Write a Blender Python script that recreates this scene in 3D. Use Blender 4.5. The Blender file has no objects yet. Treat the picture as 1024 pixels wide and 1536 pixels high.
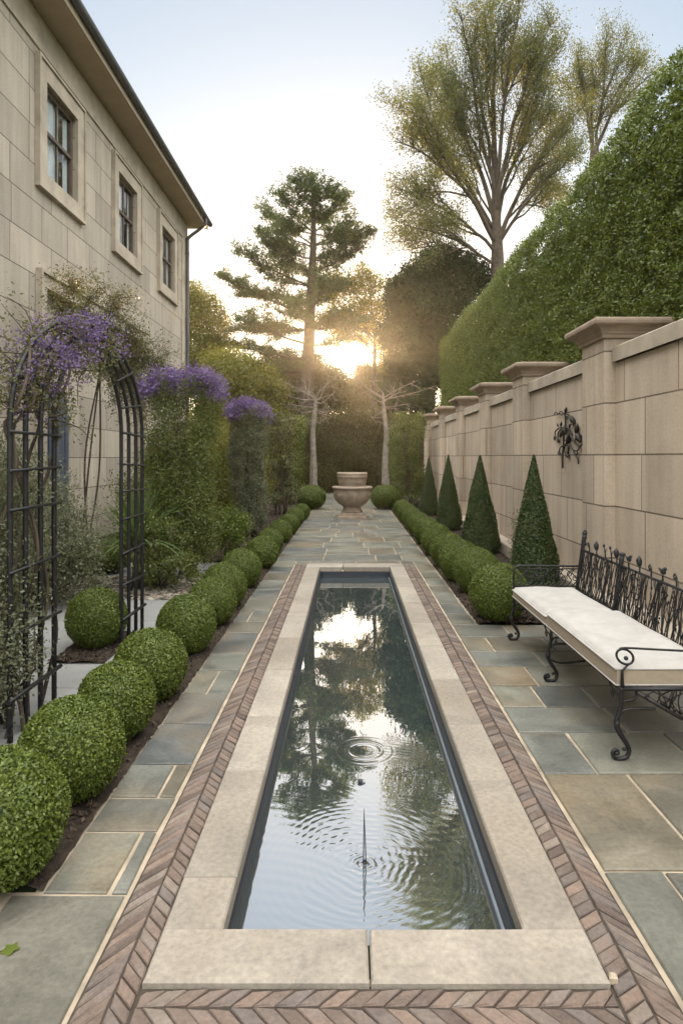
import bpy, math, random
import numpy as np
from mathutils import Vector

SEED = 11
rng = np.random.default_rng(SEED)
random.seed(SEED)
rad = math.radians
F, CX, CY, H = 950.0, 524.0, 685.0, 1.6      # focal length and vanishing point in photo pixels, eye height in metres
scene = bpy.context.scene
col = scene.collection


def P(px, py, d):
    """the point seen at photo pixel (px, py) when it stands d metres down the garden"""
    return np.array([(px - CX) / F * d, d, H + (CY - py) / F * d])


def unit(v):
    return v / np.maximum(np.linalg.norm(v, axis=-1, keepdims=True), 1e-9)


# ------------------------------------------------------------------ mesh helpers
class MB:
    def __init__(self):
        self.v, self.n, self.f = [], 0, []

    def add(self, V, faces, mi=0, smooth=False):
        V = np.asarray(V, float).reshape(-1, 3)
        faces = np.asarray(faces, int)
        self.v.append(V)
        self.f.append((faces + self.n, mi, smooth))
        self.n += len(V)

    def box(self, a, b, mi=0, bev=0.0):
        (x0, y0, z0), (x1, y1, z1) = a, b
        if bev <= 0:
            V = [(x0, y0, z0), (x1, y0, z0), (x1, y1, z0), (x0, y1, z0), (x0, y0, z1), (x1, y0, z1), (x1, y1, z1), (x0, y1, z1)]
            self.add(V, [(0, 3, 2, 1), (4, 5, 6, 7), (0, 1, 5, 4), (1, 2, 6, 5), (2, 3, 7, 6), (3, 0, 4, 7)], mi)
        else:
            q = [(x0, y0), (x1, y0), (x1, y1), (x0, y1)]
            self.prism(q, z0, z1, mi, bev)

    def prism(self, poly, z0, z1, mi=0, bev=0.004):
        """upright prism over a convex polygon with a chamfered top edge"""
        p = np.asarray(poly, float)
        k = len(p)
        c = p.mean(0)
        nx = np.roll(p, -1, 0) - p
        nrm = unit(np.stack([-nx[:, 1], nx[:, 0]], 1))
        inn = unit(nrm + np.roll(nrm, 1, 0))
        sgn = np.sign(((c - p) * inn).sum(1, keepdims=True))
        ins = p + inn * sgn * bev * 1.3
        V = np.concatenate([np.c_[p, np.full(k, z0)], np.c_[p, np.full(k, z1 - bev)], np.c_[ins, np.full(k, z1)]])
        fs = []
        for i in range(k):
            j = (i + 1) % k
            fs += [(i, j, k + j, k + i), (k + i, k + j, 2 * k + j, 2 * k + i)]
        base = self.n
        self.add(V, fs, mi)
        self.f.append((np.array([[base + 2 * k + i for i in range(k)]]), mi, False))

    def tube(self, pts, r, sides=6, mi=0, cap=True):
        pts = np.asarray(pts, float)
        n = len(pts)
        r = np.full(n, r, float) if np.isscalar(r) else np.asarray(r, float)
        if len(r) != n:
            r = np.interp(np.linspace(0, 1, n), np.linspace(0, 1, len(r)), r)
        t = unit(np.gradient(pts, axis=0))
        a = np.array([0, 0, 1.0]) if abs(t[0][2]) < .9 else np.array([1.0, 0, 0])
        u = unit(np.cross(t[0], a))
        rings = []
        ang = np.linspace(0, 2 * math.pi, sides, endpoint=False)
        for i in range(n):
            u = unit(u - t[i] * np.dot(u, t[i]))
            w = np.cross(t[i], u)
            rings.append(pts[i] + r[i] * (np.cos(ang)[:, None] * u + np.sin(ang)[:, None] * w))
        V = np.concatenate(rings)
        i = np.arange(n - 1)[:, None] * sides
        j = np.arange(sides)[None, :]
        k = (j + 1) % sides
        Fq = np.stack([i + j, i + k, i + sides + k, i + sides + j], -1).reshape(-1, 4)
        base = self.n
        self.add(V, Fq, mi, True)
        if cap:
            self.f.append((base + np.arange(sides)[None, ::-1], mi, False))
            self.f.append((base + (n - 1) * sides + np.arange(sides)[None, :], mi, False))

    def lathe(self, prof, c, sides=40, mi=0, smooth=True):
        """prof = list of (radius, z) around the upright axis through c"""
        prof = np.asarray(prof, float)
        ang = np.linspace(0, 2 * math.pi, sides, endpoint=False)
        V = np.stack([np.outer(prof[:, 0], np.cos(ang)) + c[0], np.outer(prof[:, 0], np.sin(ang)) + c[1],
                      np.repeat(prof[:, 1:2], sides, 1) + c[2]], -1).reshape(-1, 3)
        n = len(prof)
        i = np.arange(n - 1)[:, None] * sides
        j = np.arange(sides)[None, :]
        k = (j + 1) % sides
        self.add(V, np.stack([i + j, i + k, i + sides + k, i + sides + j], -1).reshape(-1, 4), mi, smooth)

    def ball(self, c, r, mi=0, nu=20, nv=12):
        r = np.array([r, r, r]) if np.isscalar(r) else np.asarray(r, float)
        th = np.linspace(0.02, math.pi - 0.02, nv)
        ph = np.linspace(0, 2 * math.pi, nu, endpoint=False)
        V = np.stack([np.outer(np.sin(th), np.cos(ph)), np.outer(np.sin(th), np.sin(ph)), np.repeat(np.cos(th)[:, None], nu, 1)], -1).reshape(-1, 3)
        V = V * r + np.asarray(c)
        i = np.arange(nv - 1)[:, None] * nu
        j = np.arange(nu)[None, :]
        k = (j + 1) % nu
        self.add(V, np.stack([i + j, i + nu + j, i + nu + k, i + k], -1).reshape(-1, 4), mi, True)

    def leaves(self, C, L, asp=0.5, dirv=None, dj=1.0, nrm=None, nj=1.0, mi=0):
        """diamond leaves of length L at points C; dirv biases the leaf axis, nrm its facing"""
        C = np.asarray(C, float)
        n = len(C)
        L = (np.full(n, L) if np.isscalar(L) else np.asarray(L)) * rng.uniform(.7, 1.3, n)
        u = rng.normal(size=(n, 3)) * dj
        if dirv is not None:
            u = u + dirv
        u = unit(u)
        w = rng.normal(size=(n, 3)) * nj
        if nrm is not None:
            w = w + nrm
        v = unit(np.cross(w, u))
        a, b = u * (L / 2)[:, None], v * (L * asp / 2)[:, None]
        V = np.stack([C - a, C + b, C + a, C - b], 1).reshape(-1, 3)
        self.add(V, np.arange(4 * n).reshape(n, 4), mi)

    def build(self, name, mats, parent=None, origin=(0, 0, 0)):
        V = np.concatenate(self.v) - np.asarray(origin, float)
        me = bpy.data.meshes.new(name)
        me.vertices.add(len(V))
        me.vertices.foreach_set('co', V.astype(np.float32).ravel())
        loops = np.concatenate([f.ravel() for f, _, _ in self.f])
        tot = np.concatenate([np.full(len(f), f.shape[1]) for f, _, _ in self.f])
        mi = np.concatenate([np.full(len(f), m) for f, m, _ in self.f])
        sm = np.concatenate([np.full(len(f), s) for f, _, s in self.f])
        st = np.concatenate([[0], np.cumsum(tot)[:-1]])
        me.loops.add(len(loops))
        me.loops.foreach_set('vertex_index', loops.astype(np.int32))
        me.polygons.add(len(tot))
        me.polygons.foreach_set('loop_start', st.astype(np.int32))
        me.polygons.foreach_set('loop_total', tot.astype(np.int32))
        me.polygons.foreach_set('material_index', mi.astype(np.int32))
        me.polygons.foreach_set('use_smooth', sm.astype(bool))
        me.update(calc_edges=True)
        for m in (mats if isinstance(mats, (list, tuple)) else [mats]):
            me.materials.append(m)
        o = bpy.data.objects.new(name, me)
        col.objects.link(o)
        if parent is not None:
            o.parent = parent
        else:
            o.location = origin
        return o


def thing(name, label, cat, loc=(0, 0, 0), group=None):
    o = bpy.data.objects.new(name, None)
    o.empty_display_size = .2
    col.objects.link(o)
    o.location = loc
    return tag(o, label, cat, group)


def tag(o, label, cat, group=None):
    o['label'], o['category'] = label, cat
    if group:
        o['group'] = group
    return o


def kind(o, k):
    o['kind'] = k
    return o


def dup(root, loc, label, rotz=0.0, sc=1.0):
    r = root.copy()
    col.objects.link(r)
    r.location = loc
    r.rotation_euler = (0, 0, rotz)
    r.scale = (sc, sc, sc) if np.isscalar(sc) else sc
    r['label'] = label
    for ch in list(root.children):
        c = ch.copy()
        col.objects.link(c)
        c.parent = r
        for g in list(ch.children):
            d = g.copy()
            col.objects.link(d)
            d.parent = c
    return r


# ------------------------------------------------------------------ materials
def new_mat(name):
    m = bpy.data.materials.new(name)
    m.use_nodes = True
    nt = m.node_tree
    b = nt.nodes['Principled BSDF']
    return m, nt, b


def N(nt, t, **kw):
    n = nt.nodes.new(t)
    for k, v in kw.items():
        if hasattr(n, k) and not isinstance(v, (tuple, list)):
            setattr(n, k, v)
        else:
            n.inputs[k].default_value = v
    return n


def ramp(nt, stops, interp='LINEAR'):
    r = nt.nodes.new('ShaderNodeValToRGB')
    r.color_ramp.interpolation = interp
    e = r.color_ramp.elements
    while len(e) < len(stops):
        e.new(.5)
    for el, (p, c) in zip(e, stops):
        el.position = p
        el.color = (*c, 1)
    return r


def mixc(nt, fac, a, b, mode='MIX'):
    m = nt.nodes.new('ShaderNodeMix')
    m.data_type = 'RGBA'
    m.blend_type = mode
    for s, v in ((0, fac), (6, a), (7, b)):
        if isinstance(v, bpy.types.NodeSocket):
            nt.links.new(v, m.inputs[s])
        elif isinstance(v, (int, float)):
            m.inputs[s].default_value = v if s == 0 else (v, v, v, 1)
        else:
            m.inputs[s].default_value = (*v, 1)
    return m.outputs[2]


def noise(nt, scale, detail=6, rough=.6, vec=None, dist=0.0):
    n = nt.nodes.new('ShaderNodeTexNoise')
    n.inputs['Scale'].default_value = scale
    n.inputs['Detail'].default_value = detail
    n.inputs['Roughness'].default_value = rough
    n.inputs['Distortion'].default_value = dist
    if vec is None:
        tc = nt.nodes.new('ShaderNodeNewGeometry')
        vec = tc.outputs['Position']
    nt.links.new(vec, n.inputs['Vector'])
    return n.outputs['Fac']


def bump(nt, b, h, strength=.3, dist=.01):
    n = nt.nodes.new('ShaderNodeBump')
    n.inputs['Strength'].default_value = strength
    n.inputs['Distance'].default_value = dist
    nt.links.new(h, n.inputs['Height'])
    nt.links.new(n.outputs['Normal'], b.inputs['Normal'])


def leaf_mat(name, a, b_, c, trans=.35, tcol=None, nscale=3.0, rough=.45, spec=.35):
    m, nt, b = new_mat(name)
    g = nt.nodes.new('ShaderNodeNewGeometry')
    r = ramp(nt, [(0, a), (1, b_)])
    nt.links.new(g.outputs['Random Per Island'], r.inputs[0])
    nz = noise(nt, nscale, 3)
    rr = ramp(nt, [(.42, (0, 0, 0)), (.66, (1, 1, 1))])
    nt.links.new(nz, rr.inputs[0])
    cc = mixc(nt, rr.outputs[0], r.outputs[0], c)
    nt.links.new(cc, b.inputs['Base Color'])
    b.inputs['Roughness'].default_value = rough
    b.inputs['Specular IOR Level'].default_value = spec
    tr = nt.nodes.new('ShaderNodeBsdfTranslucent')
    tc = mixc(nt, 1.0, cc, tcol or (2.2, 2.0, .9), 'MULTIPLY')
    nt.links.new(tc, tr.inputs['Color'])
    mx = nt.nodes.new('ShaderNodeMixShader')
    mx.inputs[0].default_value = trans
    nt.links.new(b.outputs[0], mx.inputs[1])
    nt.links.new(tr.outputs[0], mx.inputs[2])
    nt.links.new(mx.outputs[0], nt.nodes['Material Output'].inputs['Surface'])
    return m


def simple(name, colr, rough=.6, metal=0.0, var=.25, nscale=8, bstr=.2, spec=.5):
    m, nt, b = new_mat(name)
    nz = noise(nt, nscale)
    lo, hi = [c * (1 - var) for c in colr], [min(1, c * (1 + var)) for c in colr]
    r = ramp(nt, [(.3, lo), (.7, hi)])
    nt.links.new(nz, r.inputs[0])
    nt.links.new(r.outputs[0], b.inputs['Base Color'])
    b.inputs['Roughness'].default_value = rough
    b.inputs['Metallic'].default_value = metal
    b.inputs['Specular IOR Level'].default_value = spec
    if bstr:
        bump(nt, b, noise(nt, nscale * 6), bstr, .004)
    return m


def ashlar(name, c1, c2, mort, bw, bh, z0=0.0, y0=0.0, msize=.006, stain=(.25, .2, .15), stain_amt=.35):
    m, nt, b = new_mat(name)
    g = nt.nodes.new('ShaderNodeNewGeometry')
    s = nt.nodes.new('ShaderNodeSeparateXYZ')
    nt.links.new(g.outputs['Position'], s.inputs[0])
    # small faces that look down the garden take their courses from X as well
    xy = N(nt, 'ShaderNodeMath', operation='ADD')
    nt.links.new(s.outputs['X'], xy.inputs[0])
    nt.links.new(s.outputs['Y'], xy.inputs[1])
    ay = N(nt, 'ShaderNodeMath', operation='ADD')
    nt.links.new(xy.outputs[0], ay.inputs[0])
    ay.inputs[1].default_value = y0
    az = N(nt, 'ShaderNodeMath', operation='ADD')
    nt.links.new(s.outputs['Z'], az.inputs[0])
    az.inputs[1].default_value = z0
    cb = nt.nodes.new('ShaderNodeCombineXYZ')
    nt.links.new(ay.outputs[0], cb.inputs[0])
    nt.links.new(az.outputs[0], cb.inputs[1])
    t = nt.nodes.new('ShaderNodeTexBrick')
    t.offset = .43
    t.offset_frequency = 2
    t.squash = .72
    t.squash_frequency = 3
    t.inputs['Scale'].default_value = 1
    t.inputs['Mortar Size'].default_value = msize
    t.inputs['Mortar Smooth'].default_value = .3
    t.inputs['Bias'].default_value = 0
    t.inputs['Brick Width'].default_value = bw
    t.inputs['Row Height'].default_value = bh
    t.inputs['Color1'].default_value = (*c1, 1)
    t.inputs['Color2'].default_value = (*c2, 1)
    t.inputs['Mortar'].default_value = (*mort, 1)
    nt.links.new(cb.outputs[0], t.inputs['Vector'])
    n1 = noise(nt, 1.3, 8, .65)
    r1 = ramp(nt, [(.45, (0, 0, 0)), (.75, (1, 1, 1))])
    nt.links.new(n1, r1.inputs[0])
    f1 = N(nt, 'ShaderNodeMath', operation='MULTIPLY')
    nt.links.new(r1.outputs[0], f1.inputs[0])
    f1.inputs[1].default_value = stain_amt
    c = mixc(nt, f1.outputs[0], t.outputs['Color'], stain)
    # drips: noise stretched upright
    mp = nt.nodes.new('ShaderNodeMapping')
    mp.inputs['Scale'].default_value = (5, 5, .35)
    nt.links.new(g.outputs['Position'], mp.inputs['Vector'])
    n2 = noise(nt, 1.0, 6, .6, mp.outputs[0])
    r2 = ramp(nt, [(.3, (.80, .79, .77)), (.7, (1.10, 1.09, 1.08))])
    nt.links.new(n2, r2.inputs[0])
    c = mixc(nt, 1.0, c, r2.outputs[0], 'MULTIPLY')
    n3 = noise(nt, 40, 4, .7)
    r3 = ramp(nt, [(.3, (.88, .88, .88)), (.7, (1.1, 1.1, 1.1))])
    nt.links.new(n3, r3.inputs[0])
    c = mixc(nt, 1.0, c, r3.outputs[0], 'MULTIPLY')
    nt.links.new(c, b.inputs['Base Color'])
    b.inputs['Roughness'].default_value = .85
    b.inputs['Specular IOR Level'].default_value = .25
    inv = N(nt, 'ShaderNodeMath', operation='SUBTRACT')
    inv.inputs[0].default_value = 1
    nt.links.new(t.outputs['Fac'], inv.inputs[1])
    ad = N(nt, 'ShaderNodeMath', operation='MULTIPLY_ADD')
    nt.links.new(n3, ad.inputs[0])
    ad.inputs[1].default_value = .25
    nt.links.new(inv.outputs[0], ad.inputs[2])
    bump(nt, b, ad.outputs[0], .6, .008)
    return m


def island_stone(name, stops, mott=(.75, 1.2), nscale=3.0, rough=.6, spots=None, interp='LINEAR', fine=45, bstr=.4):
    """stones or bricks of one mesh, each island its own tint, mottled"""
    m, nt, b = new_mat(name)
    g = nt.nodes.new('ShaderNodeNewGeometry')
    r = ramp(nt, stops, interp)
    nt.links.new(g.outputs['Random Per Island'], r.inputs[0])
    # shift the mottling from stone to stone
    vm = N(nt, 'ShaderNodeVectorMath', operation='ADD')
    cb = nt.nodes.new('ShaderNodeCombineXYZ')
    mu = N(nt, 'ShaderNodeMath', operation='MULTIPLY')
    nt.links.new(g.outputs['Random Per Island'], mu.inputs[0])
    mu.inputs[1].default_value = 37.0
    nt.links.new(mu.outputs[0], cb.inputs[2])
    nt.links.new(g.outputs['Position'], vm.inputs[0])
    nt.links.new(cb.outputs[0], vm.inputs[1])
    n1 = noise(nt, nscale, 8, .65, vm.outputs[0], .6)
    r1 = ramp(nt, [(.3, (mott[0],) * 3), (.7, (mott[1],) * 3)])
    nt.links.new(n1, r1.inputs[0])
    c = mixc(nt, 1.0, r.outputs[0], r1.outputs[0], 'MULTIPLY')
    if spots:
        n2 = noise(nt, nscale * .6, 5, .6, vm.outputs[0])
        r2 = ramp(nt, [(.5, (0, 0, 0)), (.78, (.75, .75, .75))])
        nt.links.new(n2, r2.inputs[0])
        c = mixc(nt, r2.outputs[0], c, spots)
    n3 = noise(nt, fine, 5, .7)
    r3 = ramp(nt, [(.3, (.76, .76, .77)), (.7, (1.17, 1.16, 1.15))])
    nt.links.new(n3, r3.inputs[0])
    c = mixc(nt, 1.0, c, r3.outputs[0], 'MULTIPLY')
    nt.links.new(c, b.inputs['Base Color'])
    rr = ramp(nt, [(.3, (rough - .12,) * 3), (.7, (rough + .12,) * 3)])
    nt.links.new(n1, rr.inputs[0])
    nt.links.new(rr.outputs[0], b.inputs['Roughness'])
    b.inputs['Specular IOR Level'].default_value = .4
    ad = N(nt, 'ShaderNodeMath', operation='MULTIPLY_ADD')
    nt.links.new(n1, ad.inputs[0])
    ad.inputs[1].default_value = 1.0
    nt.links.new(n3, ad.inputs[2])
    bump(nt, b, ad.outputs[0], bstr, .004)
    return m


M = {}
M['house'] = ashlar('house_stone', (.45, .395, .32), (.32, .285, .235), (.10, .082, .065), 1.25, .56, .1, .3, .008)
M['trim'] = simple('stone_trim', (.38, .325, .255), .85, 0, .25, 2.2, .3, .25)
M['wall'] = ashlar('garden_wall_stone', (.53, .44, .345), (.40, .335, .265), (.15, .12, .09), 1.05, .535, .52, .35, .009, (.30, .225, .16), .5)
M['cap'] = simple('cap_stone', (.29, .225, .17), .85, 0, .25, 5, .3, .25)
M['coping'] = island_stone('pool_coping_stone', [(0, (.255, .222, .178)), (1, (.335, .298, .245))], (.72, 1.18), 2.2, .75, (.22, .18, .135))
M['flag'] = island_stone('flagstone', [(0, (.125, .13, .118)), (.18, (.165, .168, .142)), (.36, (.19, .188, .15)), (.5, (.118, .126, .126)), (.62, (.16, .16, .132)), (.78, (.185, .16, .115)), (.9, (.155, .143, .112)), (1, (.165, .168, .145))],
                         (.50, 1.22), 2.4, .40, (.23, .17, .10))
M['brick'] = island_stone('clay_brick', [(0, (.095, .07, .057)), (.3, (.15, .11, .086)), (.6, (.19, .137, .106)), (.8, (.12, .098, .086)), (1, (.22, .175, .135))],
                          (.75, 1.2), 9, .8, (.2, .17, .15), fine=70, bstr=.5)
M['mortar'] = simple('pale_mortar', (.34, .28, .205), .9, 0, .38, 5, .4, .2)
M['brick_bed'] = simple('brick_bed_sand', (.06, .048, .038), .95, 0, .25, 20, .4, .2)
M['paving'] = simple('side_paving', (.21, .21, .20), .7, 0, .2, 1.5, .2)
M['soil'] = simple('dark_soil', (.035, .026, .019), .95, 0, .45, 25, 1.0, .2)
M['ground'] = simple('lawn_ground', (.05, .065, .025), .95, 0, .35, 2, .5, .2)
M['liner'] = simple('pool_liner', (.010, .014, .020), .5, 0, .3, 3, .1)
M['lip'] = simple('pool_lip', (.30, .34, .38), .35, .3, .15, 5, .05)
M['iron'] = simple('black_iron', (.016, .016, .017), .45, .3, .4, 30, .3)
M['rust_iron'] = simple('weathered_iron', (.022, .018, .015), .5, .3, .5, 25, .3)
M['gutter'] = simple('grey_gutter', (.085, .085, .09), .45, .2, .15, 4, .05)
M['soffit'] = simple('cream_soffit', (.42, .34, .25), .8, 0, .08, 2, .1, .3)
M['sash'] = simple('brown_sash', (.09, .065, .045), .5, 0, .2, 8, .1)
M['roof'] = simple('roof_slate', (.06, .06, .065), .7, 0, .3, 4, .3)
M['door'] = simple('blue_door', (.075, .09, .12), .45, 0, .12, 3, .05)
M['urn'] = simple('urn_stone', (.30, .235, .175), .8, 0, .3, 6, .5, .3)
M['cushion'] = simple('cushion_linen', (.40, .38, .352), .95, 0, .09, 9, .5, .1)
M['cushion_side'] = simple('cushion_boxing', (.34, .28, .21), .95, 0, .08, 40, .3, .1)
M['curtain'] = simple('white_curtain', (.8, .8, .8), .9, 0, .1, 5, 0)
M['dark_room'] = simple('dark_room', (.015, .015, .016), .9, 0, .1, 5, 0)

m, nt, b = new_mat('window_glass')
gls = nt.nodes.new('ShaderNodeBsdfGlossy')
gls.inputs['Roughness'].default_value = .02
trn = nt.nodes.new('ShaderNodeBsdfTransparent')
trn.inputs['Color'].default_value = (.75, .8, .82, 1)
lw = nt.nodes.new('ShaderNodeLayerWeight')
lw.inputs['Blend'].default_value = .5
pw_ = nt.nodes.new('ShaderNodeMath')
pw_.operation = 'POWER'
pw_.inputs[1].default_value = 3
nt.links.new(lw.outputs['Facing'], pw_.inputs[0])
fr = nt.nodes.new('ShaderNodeMath')
fr.operation = 'MULTIPLY_ADD'
fr.inputs[1].default_value = .7
fr.inputs[2].default_value = .06
nt.links.new(pw_.outputs[0], fr.inputs[0])
mx = nt.nodes.new('ShaderNodeMixShader')
nt.links.new(fr.outputs[0], mx.inputs[0])
nt.links.new(trn.outputs[0], mx.inputs[1])
nt.links.new(gls.outputs[0], mx.inputs[2])
nt.links.new(mx.outputs[0], nt.nodes['Material Output'].inputs['Surface'])
bn = nt.nodes.new('ShaderNodeBump')
bn.inputs['Strength'].default_value = .08
bn.inputs['Distance'].default_value = .05
nt.links.new(noise(nt, 1.6, 2), bn.inputs['Height'])
nt.links.new(bn.outputs[0], gls.inputs['Normal'])
M['glass'] = m

M['bark'] = simple('brown_bark', (.085, .066, .048), .9, 0, .4, 6, 1.0, .2)
M['pale_bark'] = simple('silver_bark', (.20, .172, .145), .85, 0, .35, 7, .8, .2)
M['box'] = leaf_mat('boxwood_leaf', (.030, .048, .007), (.155, .19, .030), (.075, .105, .016), .14, nscale=6)
M['yew'] = leaf_mat('cone_leaf', (.020, .036, .010), (.075, .10, .026), (.036, .058, .015), .12, nscale=6)
M['hedge'] = leaf_mat('tall_hedge_leaf', (.034, .054, .009), (.165, .20, .032), (.085, .115, .018), .2, nscale=1.6)
M['ivy'] = leaf_mat('ivy_leaf', (.032, .05, .012), (.175, .20, .05), (.085, .105, .03), .3, nscale=2.2)
M['grey_leaf'] = leaf_mat('grey_green_leaf', (.075, .09, .048), (.21, .22, .14), (.13, .135, .08), .35, (1.6, 1.5, 1.0), 3)
M['dry'] = leaf_mat('brown_climber_leaf', (.06, .072, .028), (.17, .17, .07), (.11, .10, .05), .35, (1.6, 1.5, .9), 3)
M['purple'] = leaf_mat('purple_flower', (.07, .045, .14), (.27, .20, .38), (.17, .10, .21), .3, (1.2, 1.1, 1.3), 11)
M['pine'] = leaf_mat('pine_needle', (.03, .052, .018), (.075, .095, .032), (.05, .07, .025), .35, nscale=.5)
M['elm'] = leaf_mat('elm_leaf', (.045, .062, .028), (.125, .14, .055), (.085, .09, .035), .42, (2.3, 2.0, .85), nscale=.35)
M['dark_tree'] = leaf_mat('evergreen_leaf', (.016, .027, .012), (.05, .066, .025), (.03, .043, .017), .10, nscale=.7, rough=.7, spec=.1)
M['gold'] = leaf_mat('backlit_leaf', (.07, .08, .018), (.175, .18, .045), (.11, .12, .028), .45, (2.3, 1.9, .65), nscale=.8)
M['yucca'] = leaf_mat('strap_leaf', (.05, .09, .03), (.10, .15, .05), (.07, .11, .04), .3, nscale=2)
M['endhedge'] = leaf_mat('end_hedge_leaf', (.05, .055, .02), (.12, .115, .04), (.085, .075, .03), .25, (1.6, 1.5, .8), nscale=.8)
M['mulch'] = leaf_mat('bark_chip', (.025, .018, .012), (.10, .07, .048), (.04, .03, .02), .0, nscale=5, rough=.9)

# water: a real surface with rings running out from the nozzle and from a fallen drop
m, nt, b = new_mat('pool_water')
b.inputs['Base Color'].default_value = (.05, .065, .065, 1)
b.inputs['Roughness'].default_value = .012
b.inputs['IOR'].default_value = 9.0
g = nt.nodes.new('ShaderNodeNewGeometry')
bump(nt, b, noise(nt, 2.2, 3, .5), .018, .06)
M['water'] = m

# ------------------------------------------------------------------ ground, pool and paving
POOL = (-.425, .58, 2.13, 9.10)
COP = (-.625, .787, 1.91, 9.40)
BR = .165
GX0, GX1 = -.812, .975                       # outer edges of the brick bands

g = MB()
hole = (POOL[0] - .02, POOL[1] + .02, POOL[2] - .02, POOL[3] + .02)
big = 600
g.add([(-big, -big, -.03), (big, -big, -.03), (big, hole[2], -.03), (-big, hole[2], -.03)], [(0, 1, 2, 3)])
g.add([(-big, hole[3], -.03), (big, hole[3], -.03), (big, big, -.03), (-big, big, -.03)], [(0, 1, 2, 3)])
g.add([(-big, hole[2], -.03), (hole[0], hole[2], -.03), (hole[0], hole[3], -.03), (-big, hole[3], -.03)], [(0, 1, 2, 3)])
g.add([(hole[1], hole[2], -.03), (big, hole[2], -.03), (big, hole[3], -.03), (hole[1], hole[3], -.03)], [(0, 1, 2, 3)])
kind(g.build('ground', M['ground']), 'structure')


def sheet(mb, x0, x1, y0, y1, z):
    mb.add([(x0, y0, z), (x1, y0, z), (x1, y1, z), (x0, y1, z)], [(0, 1, 2, 3)])


g = MB()
sheet(g, -1.16, COP[0] + .01, -1, 30, -.010)
sheet(g, COP[1] - .01, 2.75, -1, 6.05, -.010)
sheet(g, COP[1] - .01, 1.24, 6.05, 30, -.010)
sheet(g, COP[0] + .01, COP[1] - .01, COP[3] - .02, 30, -.010)
sheet(g, COP[0] + .01, COP[1] - .01, -1, 1.95, -.010)
sheet(g, -1.75, -1.16, -1, 2.34, -.010)
kind(g.build('path_mortar', M['mortar']), 'structure')


def stone_rect(mb, x0, x1, y0, y1, j=.0085, z=0.0, bev=.005, wob=.004):
    q = np.array([(x0 + j, y0 + j), (x1 - j, y0 + j), (x1 - j, y1 - j), (x0 + j, y1 - j)])
    q = q + rng.uniform(-wob, wob, (4, 2))
    mb.prism(q, -.03, z + rng.uniform(-.0015, .0015), 0, bev)


st = MB()
# left of the pool: rows read off the photograph, then random further on
rows = [1.1, 1.72, 2.32, 2.71, 2.98, 3.30, 3.80, 4.28, 4.75, 5.15, 5.75, 6.15, 6.6, 7.2, 7.65, 8.2, 8.75, 9.2]
two = {2.32: -.88, 2.98: -.90, 4.28: -.97, 6.15: -1.0}
for a, b_ in zip(rows[:-1], rows[1:]):
    x0 = -1.75 if a < 2.2 else -1.135
    xs = [x0, GX0]
    if a in two:
        xs = [x0, two[a], GX0]
    elif a == 1.1 or a == 1.72:
        xs = [-1.75, -1.2, GX0] if a == 1.1 else [-1.24, GX0]
    for u, v in zip(xs[:-1], xs[1:]):
        stone_rect(st, u, v, a, b_)
# right of the pool
rows = [(1.0, 1.7, [1.5, 2.1]), (1.7, 2.45, [1.21, 1.95]), (2.45, 3.2, [1.40, 2.1]), (3.2, 3.68, [1.257, 1.81]), (3.68, 4.05, [1.62]),
        (4.05, 4.43, [1.26, 1.6, 2.1]), (4.43, 4.85, [1.33, 2.0]), (4.85, 5.2, [1.5, 1.95]), (5.2, 5.62, [1.2, 1.7]), (5.62, 6.03, [1.45, 2.1])]
for a, b_, sp in rows:
    xs = [GX1] + sp + [2.6]
    for u, v in zip(xs[:-1], xs[1:]):
        stone_rect(st, u, v, a, b_)
y = 6.03
while y < 9.15:
    h = random.uniform(.33, .55)
    if y + h > 8.9:
        h = 9.2 - y
    stone_rect(st, GX1, 1.215, y, y + h)
    y += h
# beyond the pool
y = 9.2
stone_rect(st, -1.135, GX0, 9.2, 9.75); stone_rect(st, GX1, 1.215, 9.2, 9.75)
stone_rect(st, GX0, COP[0] + .02, 9.42, 9.75); stone_rect(st, COP[1] - .02, GX1, 9.42, 9.75)
stone_rect(st, COP[0] + .02, .1, 9.42, 9.75); stone_rect(st, .1, COP[1] - .02, 9.42, 9.75)
y = 9.75
while y < 29:
    h = random.uniform(.42, .8)
    xs = [-1.135]
    while xs[-1] < 1.215:
        xs.append(xs[-1] + random.uniform(.35, .95))
    if 1.215 - xs[-2] < .25:
        xs.pop(-2)
    xs[-1] = 1.215
    for u, v in zip(xs[:-1], xs[1:]):
        if random.random() < .25 and v - u > .5:
            mid = y + h * random.uniform(.4, .6)
            stone_rect(st, u, v, y, mid); stone_rect(st, u, v, mid, y + h)
        else:
            stone_rect(st, u, v, y, y + h)
    y += h
kind(st.build('flagstone_path', M['flag']), 'structure')

# brick bands: chevrons of slanted bricks on a dark bed
bb = MB()
sheet(bb, GX0 + .012, COP[0], 1.66, 9.42, -.0065)
sheet(bb, COP[1], GX1 - .012, 1.66, 9.42, -.0065)
sheet(bb, COP[0], COP[1], 1.62, COP[2] + .01, -.0065)
kind(bb.build('brick_bed', M['brick_bed']), 'structure')


def clip(poly, x0, x1, y0, y1):
    for ax, lim, s in ((0, x0, 1), (0, x1, -1), (1, y0, 1), (1, y1, -1)):
        out = []
        for i in range(len(poly)):
            p, q = poly[i], poly[(i + 1) % len(poly)]
            ip, iq = (p[ax] - lim) * s >= 0, (q[ax] - lim) * s >= 0
            if ip:
                out.append(p)
            if ip != iq:
                t = (lim - p[ax]) / (q[ax] - p[ax])
                out.append((p[0] + t * (q[0] - p[0]), p[1] + t * (q[1] - p[1])))
        poly = out
        if len(poly) < 3:
            return None
    return poly


br = MB()


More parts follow.
